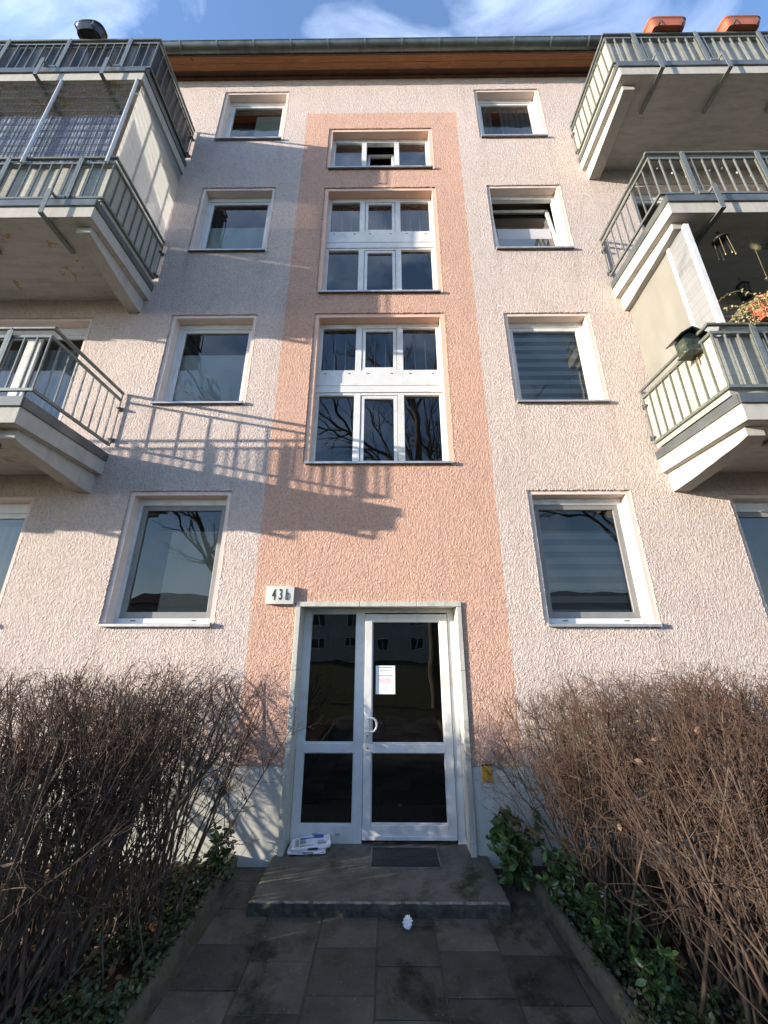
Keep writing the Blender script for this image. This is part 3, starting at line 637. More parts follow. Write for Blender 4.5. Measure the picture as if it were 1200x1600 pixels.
# ---------------------------------------------------------------- balconies
BW = 3.9
def balcony(s, zt, style):
    X0 = -3.50 if s < 0 else 3.335
    X = lambda t: X0+s*t
    def bx(b, t0, t1, y0, y1, z0, z1, k=0): b.box(X(t0), X(t1), y0, y1, z0, z1, k)
    b = MB(); zb = zt-.285
    bx(b, .012, BW-.012, -1.175, .0, zb, zt-.02)
    rough = lambda: random.uniform(-.004, .004)
    for t0, t1 in ((.085, .26), (BW-.26, BW-.085)):
        n = 10; ys = [-1.06+1.06*i/n for i in range(n+1)]; vs = []
        for i, y in enumerate(ys):
            zz = zt-.40-.13*min(1, i/n*1.15)+rough() if i else zt-.385
            vs += [(X(t0), y, zb+.001), (X(t1), y, zb+.001), (X(t1), y, zz+rough()), (X(t0), y, zz)]
        fs = [(0, 1, 2, 3), tuple(n*4+q for q in (3, 2, 1, 0))]
        for i in range(n):
            a, c = i*4, (i+1)*4; fs += [(a, a+3, c+3, c), (a+1, c+1, c+2, a+2), (a+2, c+2, c+3, a+3), (a, c, c+1, a+1)]
        b.add(vs, fs)
    bal = b.build('balcony', M['conc'], bld, .004)
    u = MB(); u.quad((X(.03), -1.16, zb-.002), (X(.03), -.002, zb-.002), (X(BW-.03), -.002, zb-.002), (X(BW-.03), -1.16, zb-.002)); u.build('underside', M['under'], bal)
    f = MB(); bx(f, 0, BW, -1.195, -1.176, zt-.105, zt); bx(f, -.006, .011, -1.1755, .0, zt-.105, zt); bx(f, BW-.011, BW+.006, -1.1755, .0, zt-.105, zt); bx(f, .012, BW-.012, -1.1755, 0, zt-.019, zt-.004)
    f.build('edge_flashing', M['flash'], bal)
    # railing
    r = MB(); yf = -1.135; th = .03; zr = zt+.885; z2 = zt+.775; z0 = zt+.115
    r.tube((X(-.02), yf, zr), (X(BW+.02), yf, zr), .021, n=10); r.tube((X(0), yf, zr), (X(0), -.03, zr), .021, n=10); r.tube((X(BW), yf, zr), (X(BW), -.03, zr), .021, n=10)
    for zz in (z2, z0):
        bx(r, -.012, BW+.012, yf-.012, yf+.012, zz-.016, zz+.016); bx(r, -.012, .012, yf+.0125, -.04, zz-.016, zz+.016); bx(r, BW-.012, BW+.012, yf+.0125, -.04, zz-.016, zz+.016)
    nb = int(BW/.134)
    for k in range(0, nb+1):
        t = k*BW/nb; bx(r, t-.006, t+.006, yf-.0115, yf+.006, z0+.016, z2-.016)
    for k in range(1, 9):
        y = yf+k*(1.10)/9
        for t in (0, BW): bx(r, t-.008, t+.008, y-.005, y+.005, z0+.016, z2-.016)
    bx(r, -.006, .006, -.045, -.03, z0, zr-.02); bx(r, BW-.006, BW+.006, -.045, -.03, z0, zr-.02)
    r.build('railing', M['steel'], bal)
    for zz in (zt+.65, zt+.19):
        for t in (-.0, BW):
            lug = MB(); lug.box(X(t)-.012, X(t)+.022, -.075, FY-.001, zz-.012, zz+.008); lug.tube((X(t)+.018, -.05, zz-.024), (X(t)+.018, -.05, zz+.018), .010, n=6); lug.box(X(t)-.02, X(t)+.03, FY-.010, FY-.0005, zz-.03, zz+.03); lug.build('wall_fixing', M['flash'], bal)
    p0 = q0 = None
    for t in (.42, 1.365, 2.31, 3.26):
        if p0 is None:
            p = MB(); p.box(-.008, .008, yf-.035, yf-.0125, zt+.03, zr-.015); p.box(-.03, .03, yf-.034, yf-.026, zt+.05, zr-.05); p0 = p.build('post', M['steel'], bal); p0.location.x = X(t)
            q = MB(); ybr = -1.255
            q.box(-.006, .006, ybr, yf-.036, zt+.045, zt+.085); q.box(-.028, .028, ybr-.008, ybr-.0005, zt-.335, zt+.085); q.box(-.028, .028, ybr, -.76, zt-.335, zt-.327); q.box(-.006, .006, ybr, -.76, zt-.3265, zt-.289)
            q.lathe((0, -1.0, zt-.345), [(.012, 0), (.012, .0095)], 8); q.box(-s*.115, -.007*s, yf-.05, yf-.038, zt+.04, zt+.09)
            q0 = q.build('bracket', M['steel'], bal); q0.location.x = X(t+.115)
        else:
            o = p0.copy(); C.objects.link(o); o.parent = bal; o.location.x = X(t); o = q0.copy(); C.objects.link(o); o.parent = bal; o.location.x = X(t+.115)
    if style in ('reed', 'tarp'):
        sc = MB(); m = M['reed'] if style == 'reed' else M['tarp']; zl, zh = zt+.035, z2-.01
        n = 60; L = BW-.04
        vs = []
        for i in range(n+1):
            t = .02+L*i/n; y = yf+.030+.007*math.sin(i*1.1)+random.uniform(0, .003); vs += [(X(t), y, zl+.0), (X(t), y, zh+random.uniform(-.006, .006)), (X(t), y+.004, zl), (X(t), y+.004, zh-.003)]
        fs = []
        for i in range(n): a = 4*i; c = a+4; fs += [(a, c, c+1, a+1), (a+2, a+3, c+3, c+2), (a+1, c+1, c+3, a+3)]
        sc.add(vs, fs, 0, True)
        for t in (.018, BW-.026): sc.box(X(t), X(t+.006), yf+.035, -.04, zl, zh)
        sc.build('privacy_screen', m, bal)
    return bal, X, yf, zr
bLA, XL, yf, _ = balcony(-1, 4.13, 'open'); bLB, _, _, zrB = balcony(-1, 6.955, 'reed'); bLC, _, _, zrC = balcony(-1, 9.83, 'tarp')
bRA, XR, _, zrRA = balcony(1, 4.13, 'reed'); bRB, _, _, zrRB = balcony(1, 6.94, 'open'); bRC, _, _, zrRC = balcony(1, 9.82, 'reed')
# glazed-in storey, second left balcony from the top
for x in (-3.585, -4.68, -5.63, -6.6, -7.35): b = MB(); b.tube((x, -1.165, 7.70), (x, -1.165, 9.56), .019, n=10); b.build('enclosure_pole', M['pvc'], bLB)
b = MB(); b.box(-3.545, -3.538, -1.12, -.02, 7.80, 9.548); b.build('side_panel', M['frost'], bLB)
b = MB()
for i in range(int((7.35-3.6)/.05)): x = -3.6-i*.05; b.tube((x, -1.145, 7.86), (x, -1.145, 9.54), .0026, n=3)
for k in range(11):
    z = 7.93+k*.155
    for dz in (0, .03): b.tube((-3.6, -1.145, z+dz), (-7.35, -1.145, z+dz), .0038, n=4)
b.build('wire_mesh', M['flash'], bLB)
b = MB(); n = 120; vs = []
for i in range(n+1):
    x = -3.62-(3.7)*i/n; vs += [(x, -1.10+.008*math.sin(i*1.57), 7.83), (x, -1.10+.008*math.sin(i*1.57), 8.84+.012*math.sin(i*.4))]
b.add(vs, [(2*i, 2*i+2, 2*i+3, 2*i+1) for i in range(n)], 0, True); b.build('corrugated_sheet', M['film'], bLB)
# side partition of the lower right balcony
b = MB(); b.box(3.50, 3.512, -.825, -.015, 4.115, 6.535); b.build('side_panel', M['frostb'], bRA)
b = MB(); b.box(3.485, 3.53, -.865, -.826, 4.93, 6.50); b.box(3.48, 3.535, -1.135, -1.095, 5.0, 6.53); b.build('panel_frame', M['pvc'], bRA)
mr = reed('ribbed_grey', (.20, .21, .22), (.23, .24, .25)); b = MB(); b.box(3.497, 3.507, -1.0945, -.8655, 4.93, 6.52); b.build('ribbed_panel', mr, bRA)

# ================================================================ THINGS ON THE FACADE
t = empty('house_number_sign', (-1.17, FY, 2.38), 'pale enamel house number sign reading 43b beside the door lintel', 'sign')
b = MB(); x0, x1, z0, z1 = -.153, .153, -.095, .095; n = 8; vs = []
for i in range(n+1):
    u = i/n*2-1; y = -.045-.006*(1-u*u); vs += [(x0+(x1-x0)*i/n, y, z0), (x0+(x1-x0)*i/n, y, z1)]
b.add(vs, [(2*i, 2*i+2, 2*i+3, 2*i+1) for i in range(n)], 0, True)
b.box(x0, x1, -.044, 0, z0, z1); b.build('plate', M['sign'], t, .004)
text_mesh('numerals', '43b', .165, M['ink'], (0.010, -.0535, 0), parent=t, sx=.50, bold=.0022, space=1.75)
t = empty('gas_marker_sign', (.947, 0, .72), 'small yellow utility marker plate on the grey plinth right of the door', 'sign')
b = MB(); b.box(-.048, .048, -.012, 0, -.072, .072); b.box(-.03, .04, -.0135, -.012, .012, .018, 1); b.box(.003, .008, -.0135, -.012, -.035, .012, 1); b.build('plate', [M['yellow'], M['ink']], t, .003)
text_mesh('lettering', 'K', .034, M['ink'], (-.033, -.0125, .045), parent=t, sx=.8); text_mesh('lettering', '10,8', .032, M['ink'], (.026, -.0125, -.008), parent=t, sx=.62, bold=.0006)
text_mesh('lettering', '1,7', .032, M['ink'], (.018, -.0125, -.047), parent=t, sx=.75, bold=.0006); text_mesh('lettering', '–', .03, M['ink'], (.02, -.0125, .035), parent=t)
# notice on the door glass
t = empty('paper_notice', (-.020, ly+.028, 1.515), 'white printed notice taped to the glass of the entrance door', 'notice')
b = MB(); b.box(-.105, .103, -.0015, 0, -.142, .140); b.build('sheet', M['paper'], t)
b = MB(); Yn = -.0022
def ln(x0, x1, z, h=.003, k=0): b.box(x0, x1, Yn, -.0016, z, z+h, k)
ln(-.075, .075, .118, .006); ln(-.03, .03, .104, .003, 1); ln(-.06, .06, .088, .004)
rect_frame(b, -.08, .08, .055, .085, .001, .001, .001, .001, Yn, -.0016, 1)
for z in (.076, .067): ln(-.05, .05, z, .003, 1)
ln(-.08, .08, .040, .004); 
for z in (.031, .024): ln(-.078, .07, z, .0025, 1)
ln(-.08, .07, .006, .003)
for z in (-.003, -.011, -.018): ln(-.078, .06, z, .003, 2)
ln(-.06, .06, -.030, .004, 2); ln(-.065, .06, -.042, .004, 1); ln(-.075, .07, -.055, .0025, 2)
for z in (-.075, -.083, -.091, -.099): ln(-.03, .03, z, .0025, 1)
b.build('printing', [M['ink'], M['inkg'], M['inkr']], t)
# newspapers
def newspaper(name, loc, rz, label, seed, fold):
    random.seed(seed); t = empty(name, loc, label, 'newspaper', 'newspapers left on the step'); t.rotation_euler.z = rz
    b = MB(); n = 5
    for k in range(n):
        z = k*.0045; dx, dy = random.uniform(-.014, .014), random.uniform(-.012, .012); m = 10; vs = []
        for i in range(m+1):
            x = -.165+.33*i/m; zz = z+.003*math.sin(i*.9+k)+(.006 if i == m else 0)
            vs += [(x+dx, -.10+dy, zz), (x+dx, .10+dy, zz+fold*.02*(i/m)), (x+dx, -.10+dy, zz+.0035), (x+dx, .10+dy, zz+.0035+fold*.02*(i/m))]
        fs = [(0, 2, 3, 1), (4*m, 4*m+1, 4*m+3, 4*m+2)]
        for i in range(m): a = 4*i; c = a+4; fs += [(a, c, c+2, a+2), (a+1, a+3, c+3, c+1), (a+2, c+2, c+3, a+3), (a, a+1, c+1, c)]
        b.add(vs, fs)
    b.build('pages', M['paper'], t)
    b = MB(); zt = (n-1)*.0045+.0085
    b.box(-.10, .05, -.03, .035, zt-.003, zt, 1); b.box(.03, .12, .055, .088, zt+fold*.012, zt+.002+fold*.014, 2)
    b.box(-.14, -.11, -.07, .06, zt-.003, zt, 0); b.box(-.10, .12, .045, .05, zt, zt+.002+fold*.010, 2)
    for i in range(7): b.box(.06, .14, -.06+i*.014, -.054+i*.014, zt-.002, zt+.001, 0)
    for i in range(2): b.box(-.10, .02, -.08+i*.016, -.074+i*.016, zt-.003, zt, 0)
    b.box(-.03, .06, -.1095, -.1085, .004, .020, 3)
    b.build('printing', [M['inkg'], M['inkpic'], M['inkb'], M['ink']], t); return t
newspaper('newspaper', (-.735, .085, .088), R(3), 'folded newspaper at the bottom of the pile by the door jamb', 3, 0)
newspaper('newspaper', (-.715, .10, .114), R(12), 'folded newspaper with blue print lying on top of the pile', 5, 1)
random.seed(21)
# boot scraper grate
t = empty('floor_grate', (.153, -.04, .082), 'dark ribbed boot scraper grate in a light metal frame on the step', 'grate')
b = MB(); hw, hd = .305, .178; rect_frame(b, -hw, hw, -hd, hd, 0, 0, 0, 0, 0, 0) if 0 else None
for x0, x1, y0, y1 in ((-hw, hw, -hd, -hd+.010), (-hw, hw, hd-.010, hd), (-hw, -hw+.010, -hd+.010, hd-.010), (hw-.010, hw, -hd+.010, hd-.010)): b.box(x0, x1, y0, y1, .0005, .007)
b.build('frame', M['steel'], t)
b = MB(); b.box(-hw+.01, hw-.01, -hd+.01, hd-.01, .0005, .0015, 1)
for i in range(48): x = -hw+.018+i*(2*hw-.036)/47; b.box(x-.003, x+.003, -hd+.011, hd-.011, .0016, .0055)
for i in range(6): y = -hd+.04+i*.055; b.box(-hw+.011, hw-.011, y-.0015, y+.0015, .0056, .0066)
b.build('ribs', [M['grate'], M['black']], t)
# crumpled paper
bpyv = []; import bmesh
bm = bmesh.new(); bmesh.ops.create_icosphere(bm, subdivisions=3, radius=.030)
for v in bm.verts:
    n_ = v.co.normalized(); k = 1+.22*math.sin(n_.x*7+2)*math.cos(n_.y*9)+.16*math.sin(n_.z*13+n_.x*5)+random.uniform(-.07, .07); v.co = n_*.030*k; v.co.z *= 1.1
me = bpy.data.meshes.new('crumpled_paper'); bm.to_mesh(me); bm.free(); me.materials.append(M['crumple']); o = bpy.data.objects.new('crumpled_paper', me); C.objects.link(o); o.location = (.139, -.78, .030)
tag(o, 'small crumpled ball of white paper lying on the path', 'litter')

# planters
def trough(name, loc, w, d, h, m, label, cat, group=None, rz=0, oval=False):
    t = empty(name, loc, label, cat, group); t.rotation_euler.z = rz; b = MB(); n = 28
    def ring(sx, sy, z):
        out = []
        for i in range(n):
            a = 2*math.pi*i/n; e = .35 if not oval else .75
            cx, sn = math.cos(a), math.sin(a); out.append((sx*math.copysign(abs(cx)**e, cx), sy*math.copysign(abs(sn)**e, sn), z))
        return out
    R_ = [ring(w*.40, d*.36, 0), ring(w*.46, d*.45, h*.45), ring(w*.47, d*.47, h*.86), ring(w*.5, d*.5, h*.87), ring(w*.5, d*.5, h), ring(w*.46, d*.45, h), ring(w*.44, d*.43, h*.8)]
    vs = [v for r in R_ for v in r]; b.add(vs, [(j*n+i, j*n+(i+1) % n, (j+1)*n+(i+1) % n, (j+1)*n+i) for j in range(len(R_)-1) for i in range(n)], 0, True)
    b.add(vs, [tuple(range(n-1, -1, -1))], 0); b.add([(x, y, z) for x, y, z in R_[-1]], [tuple(range(n))], 1)
    b.build('trough', [m, M['soil']], t)
    for x in (-w*.3, w*.3): h_ = MB(); h_.box(x-.01, x+.01, -d*.5-.004, d*.5+.004, -.006, -.001); h_.box(x-.01, x+.01, -d*.5-.008, -d*.5-.0041, -.006, h*.55); h_.build('holder', M['flash'], t)
    return t
trough('planter', (4.30, -1.15, zrRC+.022), .58, .20, .185, M['terra'], 'long terracotta planter on the top right balcony rail, the one nearer the stair windows', 'planter', 'terracotta planters on the top rail')
trough('planter', (5.43, -1.15, zrRC+.022), .58, .20, .185, M['terra'], 'long terracotta planter on the top right balcony rail, at the edge of the photo', 'planter', 'terracotta planters on the top rail')
trough('planter', (-4.585, -1.17, zrC+.026), .43, .24, .17, M['black'], 'black oval planter hung on the top left balcony rail', 'planter', oval=True)
pt = trough('planter', (4.12, -1.20, zrRA+.026), .62, .22, .21, M['terra'], 'red terracotta planter with withered trailing plant on the lower right balcony rail', 'planter')

# vectorised leaves -----------------------------------------------------------
def leaf_mesh(name, pos, size, m, parent=None, aspect=.45, up=.3, droop=0, jitter=1.0, dirs=None):
    pos = np.asarray(pos, float); n = len(pos); d = rng.normal(size=(n, 3)) if dirs is None else dirs+rng.normal(size=(n, 3))*.35
    d[:, 2] = d[:, 2]*.6-droop; d /= np.linalg.norm(d, axis=1)[:, None]
    u = rng.normal(size=(n, 3))*jitter; u[:, 2] += up*3; s = np.cross(d, u); s /= np.linalg.norm(s, axis=1)[:, None]+1e-9; nn = np.cross(s, d)
    L = (size*rng.uniform(.6, 1.3, n))[:, None]; W = L*aspect
    P = [pos, pos+d*L*.30+s*W*.42+nn*L*.06, pos+d*L*.68+s*W*.40+nn*L*.05, pos+d*L-nn*L*.06, pos+d*L*.68-s*W*.40+nn*L*.05, pos+d*L*.30-s*W*.42+nn*L*.06, pos+d*L*.5]
    V = np.stack(P, 1).reshape(-1, 3); base = (np.arange(n)*7)[:, None]
    F = np.concatenate([base+np.array(q) for q in ([0, 1, 2, 6], [6, 2, 3, 4], [0, 6, 4, 5])], 0)
    return raw_mesh(name, V, F, m, parent, smooth=False)
def raw_mesh(name, V, F, m, parent=None, smooth=True):
    me = bpy.data.meshes.new(name); k = F.shape[1]; me.vertices.add(len(V)); me.vertices.foreach_set('co', V.astype(np.float32).ravel())
    me.loops.add(F.size); me.loops.foreach_set('vertex_index', F.astype(np.int32).ravel()); me.polygons.add(len(F))
    me.polygons.foreach_set('loop_start', np.arange(0, F.size, k, dtype=np.int32)); me.polygons.foreach_set('use_smooth', np.full(len(F), smooth))
    me.update(calc_edges=True); me.materials.append(m); o = bpy.data.objects.new(name, me); C.objects.link(o)
    if parent: o.parent = parent
    return o
def grow(P, D, L, R0, R1, nseg, wig, up):
    n = len(P); pts = np.zeros((n, nseg+1, 3)); pts[:, 0] = P; d = D.copy(); st = (L/nseg)[:, None]; ds = [d.copy()]
    for k in range(nseg):
        d = d+rng.normal(size=(n, 3))*wig; d[:, 2] += up; d /= np.linalg.norm(d, axis=1)[:, None]; pts[:, k+1] = pts[:, k]+d*st; ds.append(d.copy())
    t = np.linspace(0, 1, nseg+1)[None]; r = R0[:, None]*(1-t)+R1[:, None]*t; return pts, r, np.stack(ds, 1)
def kids(G_, per, lo, hi, spread, lfac, rfac, L, nseg, wig, up, r1):
    pts, r, ds = G_; n, m = r.shape; N = n*per; i = np.repeat(np.arange(n), per); t = rng.uniform(lo, hi, N)*(m-1); k = np.minimum(t.astype(int), m-2); f = (t-k)[:, None]
    P = pts[i, k]*(1-f)+pts[i, k+1]*f; D = ds[i, k]; v = rng.normal(size=(N, 3)); v -= (v*D).sum(1)[:, None]*D; v /= np.linalg.norm(v, axis=1)[:, None]
    a = rng.uniform(spread*.5, spread*1.4, N)[:, None]; D2 = D*np.cos(a)+v*np.sin(a); ll = L[i]*lfac*rng.uniform(.5, 1.4, N)*(1.15-t/(m-1)*.6); rr = r[i, k]*rfac
    return grow(P, D2, ll, rr, np.full(N, r1), nseg, wig, up), ll
def tubes(name, Gs, m, parent=None, n=3, clip=None):
    P0 = np.concatenate([g[0][:, :-1].reshape(-1, 3) for g in Gs]); P1 = np.concatenate([g[0][:, 1:].reshape(-1, 3) for g in Gs])
    r0 = np.concatenate([g[1][:, :-1].ravel() for g in Gs]); r1 = np.concatenate([g[1][:, 1:].ravel() for g in Gs])
    if clip:
        kp = P1[:, 2] < clip+.045*np.sin(P1[:, 0]*13+P1[:, 1]*7)+.05*np.sin(P1[:, 0]*5.1-P1[:, 1]*4)+rng.normal(0, .035, len(P1)); P0, P1, r0, r1 = P0[kp], P1[kp], r0[kp], r1[kp]
    d = P1-P0; d /= np.linalg.norm(d, axis=1)[:, None]+1e-9; ref = np.where(np.abs(d[:, 2:3]) < .9, np.array([[0, 0, 1.]]), np.array([[1., 0, 0]]))
    a = np.cross(d, ref); a /= np.linalg.norm(a, axis=1)[:, None]; b = np.cross(d, a); V = []
    P1 = P1+d*r1[:, None]*.5
    for c, r in ((P0, r0), (P1, r1)):
        for q in range(n): t = 2*math.pi*q/n; V.append(c+(a*math.cos(t)+b*math.sin(t))*r[:, None])
    V = np.stack(V, 1).reshape(-1, 3); base = (np.arange(len(P0))*2*n)[:, None]
    F = np.concatenate([base+np.array([q, (q+1) % n, n+(q+1) % n, n+q]) for q in range(n)], 0); return raw_mesh(name, V, F, m, parent)

# withered trailing plant in the lower right planter
n = 32; P = np.stack([rng.uniform(-.30, .0, n), rng.uniform(-.08, .06, n), np.full(n, .19)], 1); D = np.stack([rng.uniform(-1.5, -.3, n), rng.uniform(-.5, .1, n), rng.uniform(-.1, .3, n)], 1); D /= np.linalg.norm(D, axis=1)[:, None]
Gp = grow(P, D, rng.uniform(.15, .55, n), np.full(n, .003), np.full(n, .0015), 9, .16, -.17); plant = tubes('withered_vine', [Gp], M['straw'], pt)
lp = Gp[0][:, 1:].reshape(-1, 3); lp = np.repeat(lp, 3, 0)+rng.normal(size=(len(lp)*3, 3))*.010; leaf_mesh('withered_leaves', lp, .022, M['straw'], plant, .7, 0, .4)

# bird feeder
t = empty('bird_feeder', (3.265, -.93, 4.80), 'green wooden bird feeder house hung on the lower right balcony rail', 'bird feeder')
b = MB(); b.box(-.085, .085, -.085, .085, 0, .015); b.prism([(-.075, .016), (.075, .016), (.085, .20), (0, .26), (-.085, .20)], 'y', -.065, .065); b.build('house', M['green'], t, .002)
b = MB(); b.add([(-.14, -.12, .205), (0, -.12, .292), (.14, -.12, .205), (-.14, .12, .205), (0, .12, .292), (.14, .12, .205), (-.14, -.12, .192), (0, -.12, .277), (.14, -.12, .192), (-.14, .12, .192), (0, .12, .277), (.14, .12, .192)],
 [(0, 1, 4, 3), (1, 2, 5, 4), (6, 9, 10, 7), (7, 10, 11, 8), (0, 3, 9, 6), (2, 8, 11, 5), (0, 6, 7, 1), (1, 7, 8, 2), (3, 4, 10, 9), (4, 5, 11, 10)]); b.build('roof', M['black'], t)
b = MB(); b.lathe((0, -.0655, .13), [(0.001, 0), (.001, .001)], 4); b.box(-.022, .022, -.068, -.0651, .10, .15); b.build('opening', M['black'], t)
b = MB()
for k in range(12): a = k*.55; b.tube((-.10+.03*math.cos(a), -.06+.04*math.sin(a), .01+k*.008), (-.10+.03*math.cos(a+.55), -.06+.04*math.sin(a+.55), .018+k*.008), .002, n=5)
b.tube((.04, 0, -.10), (.07, 0, .02), .008, n=6); b.tube((.08, 0, .16), (.10, 0, .225), .006, n=6); b.build('hanger', M['brass'], t)
# wind chime
CZ = 6.94-.287
t = empty('wind_chime', (4.06, -.95, CZ), 'wind chime with a dark disc and brass tubes hanging under the middle right balcony', 'wind chime')
b = MB(); b.tube((0, 0, 0), (0, 0, -.12), .0015, n=4); b.lathe((0, 0, -.015), [(.006, -.02), (.016, -.01), (.016, .005), (.004, .014)], 10); b.build('cord', M['black'], t)
b = MB(); b.lathe((0, 0, -.135), [(.04, -.012), (.082, -.010), (.084, .006), (.02, .014)], 24); b.build('disc', M['black'], t)
b = MB()
for a in range(5):
    x, y = .062*math.cos(a*1.257), .062*math.sin(a*1.257); b.tube((x, y, -.145), (x*1.25, y*1.2, -.34-.03*a), .0028, n=6); b.lathe((x*1.25, y*1.2, -.345-.03*a), [(.003, -.01), (.010, 0), (.003, .01)], 8)
b.build('tubes', M['brass'], t)
# flower ornament
t = empty('hanging_flower_ornament', (4.45, -.93, CZ), 'pale flower shaped ornament with a bead string hanging beside the wind chime', 'ornament')
b = MB(); b.tube((0, 0, 0), (0, 0, -.20), .0015, n=4); b.tube((0, 0, -.28), (-.01, 0, -.72), .0015, n=4)
for k in range(14): a = k*2*math.pi/14; b.add([(0, 0, -.24), (.03*math.cos(a-.14), -.004, -.24+.03*math.sin(a-.14)), (.085*math.cos(a), -.012, -.24+.085*math.sin(a)), (.03*math.cos(a+.14), -.004, -.24+.03*math.sin(a+.14))], [(0, 1, 2, 3), (3, 2, 1, 0)])
b.build('flower', M['straw'], t)
b = MB(); b.lathe((-.01, 0, -.76), [(.004, -.05), (.012, -.02), (.035, .0), (.03, .02), (.004, .04)], 12); b.build('bead', M['black'], t)
def lantern(loc, k, label):
    t = empty('lantern', loc, label, 'lantern', 'lanterns under the balcony'); b = MB(); z = -.12
    b.tube((0, 0, 0), (0, 0, z), .003, n=5); b.lathe((0, 0, z-.05*k), [(.07*k, 0), (.055*k, .018*k), (.015*k, .05*k)], 6); b.lathe((0, 0, z-.24*k), [(.05*k, 0), (.055*k, .015*k)], 6)
    for i in range(6): a = i*math.pi/3; b.tube((.058*k*math.cos(a), .058*k*math.sin(a), z-.05*k), (.048*k*math.cos(a), .048*k*math.sin(a), z-.23*k), .004, n=5)
    b.build('housing', M['black'], t); g = MB(); g.lathe((0, 0, z-.225*k), [(.044*k, 0), (.052*k, .17*k)], 6); g.build('pane', M['flash'], t)
lantern((4.83, -.35, CZ), 1.15, 'dark metal lantern hanging near the wall behind the flower ornament')
lantern((3.80, -.78, CZ), .8, 'small black lantern hanging just behind the grey ribbed panel')
# string lights
t = empty('string_lights', (3.36, -1.10, 7.6), 'string of small white bulbs draped behind the open middle right railing', 'string lights')
b = MB(); q = MB(); prev = None
for k in range(60):
    u = k/59; x = .03+u*3.2; z = .02-.16*abs(math.sin(u*math.pi*4))+.02*math.sin(k*1.7); p = (x, 0, z)
    if prev: b.tube(prev, p, .0018, n=4)
    if k % 3 == 1: q.lathe((x, -.004, z-.02), [(.003, -.012), (.010, 0), (.008, .012), (.003, .016)], 8)
    prev = p
b.build('cable', M['flash'], t); q.build('bulbs', M['pvc'], t)

# ================================================================ PLANTS
def shrub_proto(seed, nst, H, spreadx, lean, k1=8, k2=4):
    global rng; rng = np.random.default_rng(seed)
    P = np.stack([rng.normal(0, .13, nst), rng.normal(0, .13, nst), np.zeros(nst)], 1)
    D = np.stack([rng.normal(lean, .26, nst)*spreadx, rng.normal(0, .26, nst)*spreadx, np.ones(nst)], 1); D /= np.linalg.norm(D, axis=1)[:, None]
    L = H*rng.uniform(.72, 1.08, nst); g0 = grow(P, D, L, rng.choice([.0045, .006, .008, .013], nst)*rng.uniform(.85, 1.15, nst), np.full(nst, .0022), 12, .055, .02)
    g1, l1 = kids(g0, k1, .36, .98, .65, .27, .6, L, 6, .10, .05, .0014)
    g2, l2 = kids(g1, k2, .2, 1, .75, .5, .78, l1, 4, .16, .02, .0013)
    g3, l3 = kids(g2, 2, .2, 1, .8, .6, .9, l2, 2, .2, .02, .0011)
    return g0, g1, g2, g3
def make_shrub(name, seed, nst, H, spreadx, lean, label, cat, m0, m1, dead=40, k1=8, k2=4):
    t = empty(name, (0, 0, 0), label, cat, 'bare shrubs in the front beds'); g0, g1, g2, g3 = shrub_proto(seed, nst, H, spreadx, lean, k1, k2)
    tubes('stems', [g0], m0, t, 5, 1.5); tubes('twigs', [g1, g2, g3], m1, t, 3, 1.53)
    if dead:
        p = g2[0][:, -1]; p = p[p[:, 2] < 1.44]; p = p[rng.integers(0, len(p), dead)]; leaf_mesh('dead_leaves', p, .038, M['dead'], t, .6, 0, .6)
    return t
def copy_tree(o, parent=None):
    c = o.copy(); C.objects.link(c); c.parent = parent
    for ch in o.children: copy_tree(ch, c)
    return c
sA = make_shrub('bare_shrub', 101, 50, 1.75, 1.1, .0, '-', 'shrub', M['stem'], M['twig'], 22, 7, 4)
sB = make_shrub('bare_shrub', 202, 78, 1.7, 1.05, .05, '-', 'shrub', M['stem'], M['twig'], 26, 7, 4)
sC = make_shrub('bare_shrub', 303, 34, 1.8, 1.3, .1, '-', 'shrub', M['twigdk'], M['twigdk'], 9, 7, 4)
used = set()
def put(p, x, y, rz, sc, label, z=0):
    o = p if p.name not in used else copy_tree(p); used.add(p.name); o.location = (x, y, z); o.rotation_euler.z = rz; o.scale = (sc, sc, sc); o['label'] = label; return o
put(sA, -1.74, -.85, .3, 1.06, 'bare twiggy shrub left of the path, nearest the entrance and the pale plinth')
put(sA, -2.35, -.70, 1.9, 1.10, 'bare twiggy shrub against the wall under the left ground floor window')
put(sC, -3.25, -.95, .8, 1.05, 'sparse dark shrub by the wall at the far left edge')
put(sB, -2.05, -1.45, 2.6, 1.08, 'bare shrub with tan stems in the left bed, second back from the camera')
put(sC, -2.00, -2.15, 4.0, 1.02, 'dark spreading shrub at the left edge, nearest the camera')
put(sB, 1.64, -.80, 3.5, 1.0, 'dense red brown shrub right of the path, nearest the yellow marker')
put(sA, 2.35, -.80, 1.2, 1.08, 'tall shrub with tan stems under the right ground floor window')
put(sB, 3.05, -.95, 5.0, 1.1, 'dense brown shrub at the right edge beside the wall')
put(sB, 1.98, -1.45, .9, 1.06, 'dense shrub in the right bed above the evergreen leaves')
put(sB, 2.65, -1.55, 4.4, 1.12, 'thick shrub in the middle of the right bed')
put(sC, 1.98, -2.05, 2.0, .95, 'dark leaning shrub at the lower right corner, nearest the camera')
# hedge that continues along the front garden, out of the frame
for x, y, rz, p, lb in ((-3.1, -2.3, 0, sB, 'dense shrub just outside the left edge of the photo'), (-4.3, -2.9, 2, sB, 'dense shrub of the hedge, second outside the left edge'), (-5.6, -3.4, 4, sB, 'dense shrub at the far end of the hedge left of the photo'),
                        (-3.3, -1.75, 5, sA, 'tan shrub at the left edge, partly outside the photo'), (-3.3, -3.3, 1, sA, 'open shrub of the hedge beside the path, behind the camera'), (-4.6, -3.9, 3, sB, 'dense shrub at the street end of the left bed')):
    put(p, x, y, rz, 1.0, lb)
